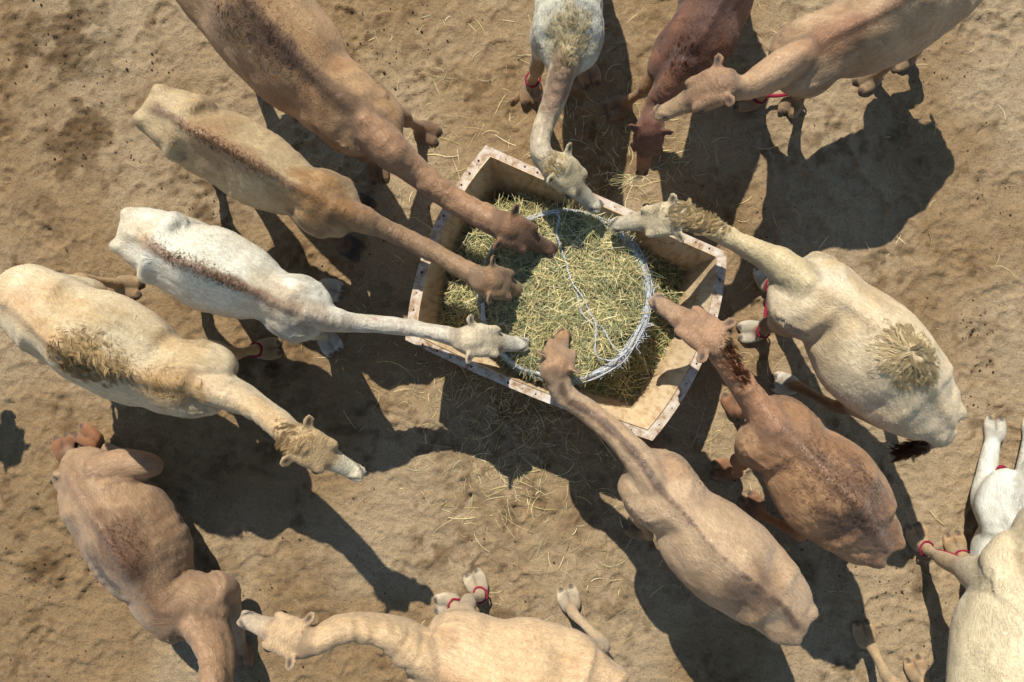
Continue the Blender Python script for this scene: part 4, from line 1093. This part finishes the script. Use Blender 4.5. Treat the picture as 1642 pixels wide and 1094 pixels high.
CAMELS.append(('F', 'pinkish tan camel at the bottom edge sniffing the lying brown camel', dict(
    seed=6, hump=.2, folds=.005,
    torso=[((1000, 1085), (1000, 1150)), ((975, 1062), (985, 1180)), ((940, 1040), (945, 1190)), ((895, 1010), (905, 1192)), ((838, 993), (842, 1186)), ((790, 997), (790, 1172)), ((745, 985), (748, 1160)), ((712, 980), (715, 1145)), ((685, 997), (688, 1115)), ((668, 1010), (660, 1075))],
    neck=[(652, 1032, 1.36, 74), (616, 1013, 1.44, 57), (577, 1007, 1.50, 53), (543, 1010, 1.55, 52), (512, 1026, 1.58, 53)],
    head=dict(poll=(486, 1030, 1.60), nose=(386, 990), roll=22, scale=1.12, len=.50),
    legs=dict(fr=(766, 940, -.5, -1), fl=(722, 968, -1, .1), hr=(914, 966, -.3, -1, 966, 1034), hl=(960, 1036, -1, -.3)),
    colors=dict(base=c_(230, 194, 156), alt=c_(212, 172, 132), belly=c_(216, 188, 158), spine=c_(170, 124, 90), spine_w=.05, spine_k=.3, neck=c_(214, 180, 142), head=c_(212, 178, 142), muzzle=c_(208, 184, 160), leg=c_(206, 180, 152), foot=c_(222, 204, 182)),
    patches=[(705, 1010, 1.5, .13, c_(176, 134, 98), .5), (545, 1022, 1.5, .14, c_(190, 146, 100), .5, 1, 0, 2)],
    hobble=[dict(feet=['fr', 'fl'])])))
CAMELS.append(('G', 'pale grey-white camel at the top edge bending its neck down to the bale', dict(
    seed=7, hump=.2, folds=.006, wool=.010,
    torso=[((900, -330), (950, -330)), ((880, -300), (970, -300)), ((868, -240), (980, -240)), ((856, -160), (985, -160)), ((854, -90), (976, -90)), ((857, -20), (968, -20)), ((855, 40), (968, 40)), ((860, 85), (962, 80)), ((876, 112), (940, 108)), ((890, 122), (925, 120))],
    neck=[(903, 112, 1.34, 52), (893, 146, 1.30, 46), (879, 184, 1.28, 42), (867, 218, 1.30, 40), (868, 246, 1.34, 42)],
    head=dict(poll=(890, 265, 1.38), nose=(963, 336), roll=-14, scale=1.0),
    legs=dict(fr=(853, 142, -.1, 1), fl=(943, 112, .3, 1)),
    colors=dict(base=c_(232, 226, 212), alt=c_(212, 200, 178), belly=c_(208, 206, 202), spine=c_(176, 150, 118), spine_w=.03, spine_k=.4, neck=c_(206, 186, 160), head=c_(214, 194, 158), muzzle=c_(214, 204, 186), leg=c_(190, 156, 116), foot=c_(176, 138, 100)),
    patches=[(912, 65, 1.6, .24, c_(212, 190, 146), .7, 1, 0, 1.3), (892, 145, 1.45, .13, c_(142, 108, 86), .85, .25, -1, 2.4)],
    hobble=[dict(feet=['fr'])],
    hair=[dict(name='withers_hair', c=(912, 62, 1.6), r=.26, n=4200, len=.045, color=c_(210, 194, 156), flow=(.05, 1), lift=.3, swirl=1.6, own=.5),
          dict(name='poll_hair', c=(886, 258, 1.46), r=.10, n=700, len=.06, color=c_(214, 190, 146), flow=(.4, .4, .5), lift=.6)])))
CAMELS.append(('H', 'dark brown camel at the top, head lowered with hay in its mouth', dict(
    seed=8, hump=.16, folds=.005, wool=.010, size=.93,
    torso=[((1165, -285), (1215, -270)), ((1145, -255), (1240, -225)), ((1128, -190), (1245, -160)), ((1110, -110), (1235, -85)), ((1096, -40), (1215, -20)), ((1082, 25), (1198, 28)), ((1064, 72), (1172, 70)), ((1040, 104), (1140, 98)), ((1035, 132), (1112, 112)), ((1045, 146), (1092, 124))],
    neck=[(1072, 138, 1.15, 56), (1058, 158, 1.06, 46), (1046, 180, 1.02, 38)],
    head=dict(poll=(1044, 200, 1.10), nose=(1028, 280), len=.50, roll=8, scale=.95),
    legs=dict(fr=(996, 170, -1, .35, 1036, 142), fl=(1130, 118, -.3, 1)),
    colors=dict(base=c_(138, 92, 68), alt=c_(118, 76, 56), belly=c_(140, 96, 70), spine=c_(74, 44, 34), spine_w=.10, spine_k=.7, neck=c_(146, 98, 72), head=c_(126, 80, 60), muzzle=c_(168, 122, 84), leg=c_(166, 124, 84), foot=c_(150, 116, 86)),
    patches=[(1085, 95, 1.5, .17, c_(78, 46, 34), .6)],
    hair=[dict(name='withers_hair', c=(1090, 92, 1.5), r=.2, n=1600, len=.035, color=c_(92, 54, 40), flow=(-.3, 1), lift=.35, own=.5)])))
CAMELS.append(('I', 'tan camel in the top right corner, its head above the dark brown camel', dict(
    seed=9, hump=.2, folds=.002, size=.95,
    torso=[((1575, -92), (1600, -48)), ((1540, -102), (1592, -22)), ((1494, -94), (1572, 10)), ((1440, -74), (1532, 44)), ((1388, -44), (1476, 83)), ((1334, -4), (1412, 110)), ((1306, 18), (1360, 118)), ((1268, 35), (1326, 138)), ((1234, 58), (1290, 150)), ((1226, 84), (1258, 138))],
    neck=[(1238, 118, 1.42, 64), (1212, 132, 1.52, 50), (1190, 140, 1.60, 46)],
    head=dict(poll=(1164, 134, 1.68), nose=(1050, 184), roll=10, scale=1.05, len=.50),
    legs=dict(fr=(1204, 160, -1, .1), fl=(1272, 162, -.5, 1), hl=(1398, 124, -1, .6), hr=(1452, 92, -1, .4)),
    colors=dict(base=c_(202, 168, 136), alt=c_(182, 146, 114), belly=c_(190, 156, 126), spine=c_(140, 98, 74), spine_w=.05, spine_k=.55, neck=c_(196, 158, 124), head=c_(168, 128, 98), muzzle=c_(184, 152, 118), leg=c_(178, 142, 106), foot=c_(176, 146, 112)),
    patches=[(1340, 62, 1.5, .16, c_(156, 108, 76), .6, 1, -.45, 1.8)],
    hobble=[dict(feet=['fr', 'fl'])])))
CAMELS.append(('J', 'cream camel right of the trough with a round fluffy hump tuft and dark tail', dict(
    seed=10, hump=.24, hump_at=.42, lean=.05, folds=.002,
    torso=[((1538, 668), (1512, 702)), ((1540, 640), (1470, 701)), ((1525, 596), (1416, 686)), ((1498, 543), (1368, 660)), ((1464, 503), (1334, 630)), ((1424, 469), (1310, 585)), ((1386, 445), (1291, 545)), ((1346, 417), (1256, 529)), ((1312, 400), (1238, 505)), ((1284, 410), (1236, 470)), ((1268, 420), (1244, 450))],
    neck=[(1250, 424, 1.30, 62), (1214, 403, 1.24, 44), (1172, 383, 1.22, 38), (1136, 364, 1.25, 40)],
    head=dict(poll=(1088, 347, 1.32), nose=(978, 363), roll=-16, scale=1.0, len=.50),
    legs=dict(fl=(1210, 531, -1, .1), fr=(1230, 450, -.3, -1), hl=(1264, 617, -1, -.25, 1342, 652)),
    tail=[(1528, 688, 1.42, .04), (1518, 705, 1.36, .04), (1495, 711, 1.22, .042), (1465, 720, 1.10, .045), (1440, 728, .98, .03)],
    colors=dict(base=c_(234, 212, 182), alt=c_(214, 186, 150), belly=c_(216, 204, 186), spine=c_(196, 160, 120), spine_w=.03, spine_k=.3, neck=c_(222, 200, 160), head=c_(226, 206, 172), muzzle=c_(214, 202, 180), leg=c_(140, 104, 70), foot=c_(222, 212, 200)),
    patches=[(1475, 580, 1.8, .24, c_(230, 208, 162), .5), (1340, 430, 1.6, .15, c_(232, 218, 198), .6), (1455, 722, 1.1, .19, c_(88, 56, 36), .95), (1495, 640, 1.5, .12, c_(206, 168, 116), .5)],
    hobble=[dict(feet=['fl', 'fr'])],
    hair=[dict(name='hump_hair', c=(1462, 565, 1.95), r=.27, n=6600, len=.10, color=c_(226, 210, 176), flow='out', lift=.42, swirl=1.1),
          dict(name='mane_hair', c=(1118, 355, 1.38), r=.14, stretch=(1, .4, 2.1), n=3000, len=.075, color=c_(216, 194, 152), flow=(.5, -.5, .3), lift=.6),
          dict(name='tail_tuft', c=(1462, 721, 1.08), r=.19, n=2000, len=.10,  color=c_(98, 64, 40), flow=(-1, .3), lift=.3, own=.1, swirl=.6)])))
CAMELS.append(('K', 'reddish brown camel with curly dark wool on its back, head over the right trough wall', dict(
    seed=11, hump=.18, wool=.022, folds=.003,
    torso=[((1430, 876), (1418, 898)), ((1433, 848), (1390, 902)), ((1430, 812), (1342, 890)), ((1420, 762), (1296, 867)), ((1390, 726), (1259, 834)), ((1350, 697), (1238, 795)), ((1310, 666), (1229, 762)), ((1283, 641), (1194, 738)), ((1256, 630), (1186, 706)), ((1232, 640), (1194, 680)), ((1220, 650), (1204, 670))],
    neck=[(1214, 650, 1.32, 56), (1190, 617, 1.36, 50), (1168, 584, 1.42, 47)],
    head=dict(poll=(1148, 549, 1.50), nose=(1046, 477), roll=4, scale=1.04, len=.53),
    legs=dict(fr=(1180, 652, -.4, -1), fl=(1168, 755, -1, -.1), hl=(1212, 815, -.8, -1)),
    colors=dict(base=c_(184, 142, 104), alt=c_(160, 118, 84), belly=c_(166, 122, 90), spine=c_(112, 78, 58), spine_w=.08, spine_k=.6, neck=c_(178, 130, 98), head=c_(184, 142, 112), muzzle=c_(190, 154, 124), leg=c_(160, 104, 62), foot=c_(150, 100, 64)),
    patches=[(1370, 810, 1.65, .27, c_(104, 72, 56), .8, 1, 1, 1.6), (1240, 690, 1.5, .15, c_(126, 88, 62), .5)],
    hair=[dict(name='mane_hair', c=(1178, 580, 1.55), r=.11, stretch=(.5, 1, 2.2), n=1300, len=.075, color=c_(110, 64, 38), flow=(1, .5, .2), lift=.5, own=.1, top=.7),
          dict(name='back_hair', c=(1340, 780, 1.7), r=.3, stretch=(1, 1, 1.7), n=5200, len=.026, color=c_(138, 98, 74), flow='out', lift=.5, own=.8, swirl=3.0, locks=1100)])))
CAMELS.append(('L', 'smooth tan camel with dark back line below the trough, head bent over the bale edge', dict(
    seed=12, hump=.15, folds=.002,
    torso=[((1304, 990), (1284, 1014)), ((1303, 962), (1238, 1024)), ((1287, 922), (1197, 998)), ((1256, 876), (1150, 977)), ((1216, 836), (1106, 947)), ((1172, 804), (1074, 911)), ((1132, 776), (1050, 860)), ((1101, 742), (1016, 828)), ((1067, 719), (995, 796)), ((1042, 722), (994, 764)), ((1026, 730), (1006, 752))],
    neck=[(1012, 722, 1.32, 56), (970, 681, 1.24, 45), (934, 653, 1.22, 43), (904, 632, 1.26, 46)],
    head=dict(poll=(890, 590, 1.36), nose=(906, 531), len=.48, roll=8, scale=1.04),
    legs=dict(fr=(1046, 712, -.4, -1), fl=(1028, 850, -.8, -.4)),
    colors=dict(base=c_(204, 172, 142), alt=c_(186, 150, 118), belly=c_(186, 154, 126), spine=c_(84, 58, 42), spine_w=.02, spine_k=.85, spine_neck=1.0, head=c_(184, 142, 108), muzzle=c_(176, 134, 98), leg=c_(170, 134, 100), foot=c_(160, 126, 94)),
    patches=[(1195, 935, 1.65, .17, c_(122, 90, 72), .7, 1, 1, 1.7), (1085, 745, 1.45, .14, c_(168, 124, 88), .5)])))
CAMELS.append(('M', 'white camel lying at the right edge with its foreleg stretched out on the sand', dict(
    seed=13, lie=.42, hump=.12, topscale=.8,
    torso=[((1700, 1140), (1640, 1140)), ((1750, 1100), (1610, 1100)), ((1770, 1020), (1580, 1020)), ((1770, 950), (1562, 940)), ((1760, 890), (1568, 882)), ((1745, 845), (1588, 842)), ((1735, 805), (1566, 806)), ((1715, 775), (1582, 778)), ((1690, 760), (1612, 762))],
    neck=[(1680, 760, .55, 66), (1720, 730, .75, 54), (1770, 700, 1.0, 46)],
    head=dict(poll=(1800, 680, 1.2), nose=(1860, 610), len=.5),
    legs=None,
    limbs=[[(1600, 830, .30, .17, .15), (1578, 800, .22, .11, .10), (1582, 765, .15, .085, .085), (1588, 725, .11, .065, .07), (1593, 700, .09, .06, .06)],
           [(1660, 800, .30, .15, .13), (1645, 765, .16, .085, .085), (1648, 730, .11, .065, .065), (1652, 700, .09, .06, .055)]],
    ropes=[[(1596, 758, .20), (1603, 749, .22), (1611, 750, .20), (1616, 758, .14), (1640, 752, .12), (1650, 748, .2)]],
    pads=[(1594, 694, .03, .1, -1), (1655, 694, .03, .1, -1)],
    colors=dict(base=c_(240, 238, 234), alt=c_(226, 218, 208), belly=c_(218, 216, 212), head=c_(225, 215, 200), leg=c_(222, 218, 212), foot=c_(214, 206, 196)))))
CAMELS.append(('N', 'cream camel in the lower right corner standing with red rope on its front feet', dict(
    seed=14, hump=.2, folds=.002,
    torso=[((1648, 1340), (1588, 1340)), ((1688, 1300), (1553, 1300)), ((1708, 1230), (1528, 1225)), ((1720, 1150), (1522, 1145)), ((1720, 1070), (1530, 1065)), ((1712, 1010), (1542, 1002)), ((1706, 960), (1574, 958)), ((1712, 915), (1576, 908)), ((1702, 878), (1598, 878)), ((1688, 865), (1623, 868))],
    neck=[(1672, 845, 1.36, 70), (1710, 815, 1.45, 54), (1760, 785, 1.6, 46)],
    head=dict(poll=(1800, 760, 1.72), nose=(1900, 710), len=.5),
    legs=dict(fl=(1474, 866, -.3, -1, 1514, 898), fr=(1534, 880, -.2, -1), hl=(1388, 1022, -.2, -1, 1428, 1092), hr=(1472, 1080, -.3, -1)),
    colors=dict(base=c_(236, 216, 184), alt=c_(220, 194, 156), belly=c_(226, 220, 210), spine=c_(196, 164, 126), spine_w=.05, spine_k=.3, head=c_(210, 180, 140), leg=c_(206, 176, 140), foot=c_(196, 160, 122)),
    patches=[(1625, 895, 1.55, .16, c_(206, 166, 122), .6)],
    hobble=[dict(feet=['fl', 'fr'])])))
CAMELS.append(('O', 'brown camel beyond the left edge, only the shadow of its head in view', dict(
    seed=15, hump=.2, voxel=.03, coat_n=1500,
    torso=[((-945, 230), (-905, 200)), ((-915, 260), (-845, 170)), ((-855, 310), (-765, 195)), ((-775, 350), (-690, 225)), ((-695, 390), (-615, 270)), ((-625, 410), (-565, 310)), ((-565, 420), (-515, 340)), ((-505, 420), (-480, 380))],
    neck=[(-465, 410, 1.4, 56), (-405, 420, 1.5, 48), (-345, 425, 1.6, 46)],
    head=dict(poll=(-300, 428, 1.72), nose=(-195, 458), len=.5),
    colors=dict(base=c_(178, 138, 108), leg=c_(160, 120, 90)))))
for k, lb, sp in CAMELS: camel(k, lb, sp)

# ------------------------------------------------------------------ straw on the sand, hay wisp, droppings
def scatter_straw(n, cu, cv, su, sv, rng):
    u = rng.normal(cu, su, n); v = rng.normal(cv, sv, n); return u, v
rng = np.random.default_rng(91)
us, vs = [], []
for (n, cu, cv, su, sv) in [(420, 800, 660, 90, 45), (170, 880, 740, 90, 50), (130, 740, 600, 70, 30), (150, 960, 240, 80, 60), (110, 1040, 290, 70, 40), (120, 1120, 560, 120, 110), (90, 740, 260, 60, 90),
                            (60, 620, 400, 80, 120), (80, 930, 830, 110, 60), (60, 760, 800, 50, 40), (70, 950, 930, 120, 50), (40, 1180, 700, 60, 60), (60, 900, 90, 200, 60)]:
    a, b = scatter_straw(n, cu, cv, su, sv, rng); us.append(a); vs.append(b)
us.append(rng.uniform(550, 1642, 110)); vs.append(rng.uniform(0, 1094, 110)); thick = sum(len(q_) for q_ in us)
us.append(np.array([740, 885, 1130, 1100, 1215, 655, 1440, 1490, 700, 960, 1010, 1200, 850, 760, 1255, 620, 830, 1185, 1320, 1500, 905, 975])); vs.append(np.array([830, 905, 440, 520, 600, 100, 385, 390, 250, 880, 850, 690, 745, 790, 620, 460, 760, 720, 390, 830, 870, 905]))
u = np.concatenate(us); v = np.concatenate(vs)
x = (u - 821) * CAM_H / FPX; y = -(v - 547) * CAM_H / FPX
tk = np.arange(len(x)) >= thick
ok = ~in_trough(x, y, 0.09); x, y, tk = x[ok], y[ok], tk[ok]; n = len(x)
da = rng.uniform(0, 2 * np.pi, n); ln = np.where(tk, rng.uniform(.16, .32, n), rng.gamma(2.6, .05, n).clip(.03, .34))
z = gz(x, y) + .008
V, Fc, Cc = straw_mesh(np.stack([x, y, z], 1), np.stack([np.cos(da), np.sin(da), rng.normal(0, .07, n)], 1), ln, np.where(tk, .0038, rng.uniform(.0009, .0024, n)), hay_cols(n, [.30, .2, .06, .04, .03, .34, .03, .0], rng), .5, 5, rng)
o = mesh_obj('scattered_straw', V, Fc, M_STRAW, None, False); set_color(o.data, Cc)
tag(o, 'pale straws scattered over the sand round the trough', 'straw', kind='stuff')
n = 20; c = P(1026, 282, .70); a = rng.normal(math.radians(205), .35, n)
dd = np.stack([np.cos(a), np.sin(a), rng.normal(-.25, .25, n)], 1); ln = rng.uniform(.12, .26, n)
V, Fc, Cc = straw_mesh(c + nrm(dd) * (ln * .42)[:, None] + rng.normal(0, .008, (n, 3)), dd, ln, rng.uniform(.0010, .0020, n), hay_cols(n, [.2, .2, .1, .1, .1, .3, 0, 0], rng), .25, 4, rng)
o = mesh_obj('hay_wisp', V, Fc, M_STRAW, None, False); set_color(o.data, Cc)
tag(o, 'wisp of pale hay stalks held in the mouth of the dark brown camel', 'hay')
# droppings: small pellets in clusters
ico = [(0, 0, 1), (.894, 0, .447), (.276, .851, .447), (-.724, .526, .447), (-.724, -.526, .447), (.276, -.851, .447), (.724, .526, -.447), (-.276, .851, -.447), (-.894, 0, -.447), (-.276, -.851, -.447), (.724, -.526, -.447), (0, 0, -1)]
icf = np.array([(0, 1, 2), (0, 2, 3), (0, 3, 4), (0, 4, 5), (0, 5, 1), (1, 6, 2), (2, 7, 3), (3, 8, 4), (4, 9, 5), (5, 10, 1), (2, 6, 7), (3, 7, 8), (4, 8, 9), (5, 9, 10), (1, 10, 6), (11, 7, 6), (11, 8, 7), (11, 9, 8), (11, 10, 9), (11, 6, 10)])
us, vs = [], []
for (n, cu, cv, s) in [(26, 1558, 520, 18), (14, 1575, 585, 14), (12, 1560, 640, 18), (10, 215, 255, 18), (22, 95, 70, 50), (14, 60, 100, 45), (12, 150, 120, 40), (18, 120, 220, 45), (20, 330, 330, 40), (30, 1440, 960, 40), (18, 1500, 1060, 30),
                       (20, 570, 110, 50), (16, 630, 80, 40), (20, 700, 40, 60), (22, 1290, 900, 30), (14, 250, 90, 40), (24, 560, 330, 50), (20, 1620, 330, 40), (16, 1480, 120, 50), (14, 1240, 350, 30), (20, 30, 920, 40), (20, 60, 1020, 50), (16, 420, 950, 60), (20, 800, 900, 80)]:
    us.append(rng.normal(cu, s, n)); vs.append(rng.normal(cv, s * .7, n))
us.append(rng.uniform(0, 1642, 150)); vs.append(rng.uniform(0, 1094, 150))
u = np.concatenate(us); v = np.concatenate(vs); x = (u - 821) * CAM_H / FPX; y = -(v - 547) * CAM_H / FPX
ok = ~in_trough(x, y, 0.0) & (np.abs(x) < 4.5) & (np.abs(y) < 3.05); x, y = x[ok], y[ok]; n = len(x)
rad = rng.uniform(.003, .010, n) * np.where(rng.uniform(0, 1, n) < .15, 1.35, 1)
el = rng.uniform(.7, 1.0, (n, 1, 3)); V = np.array(ico)[None] * rad[:, None, None] * el
V[:, :, 0] += x[:, None]; V[:, :, 1] += y[:, None]; V[:, :, 2] += (gz(x, y) + rad * .6)[:, None]
Fc = (icf[None] + (np.arange(n) * 12)[:, None, None]).reshape(-1, 3)
o = mesh_obj('droppings', V.reshape(-1, 3), Fc, M_PELLET)
tag(o, 'small dark droppings strewn over the sand', 'droppings', kind='stuff')
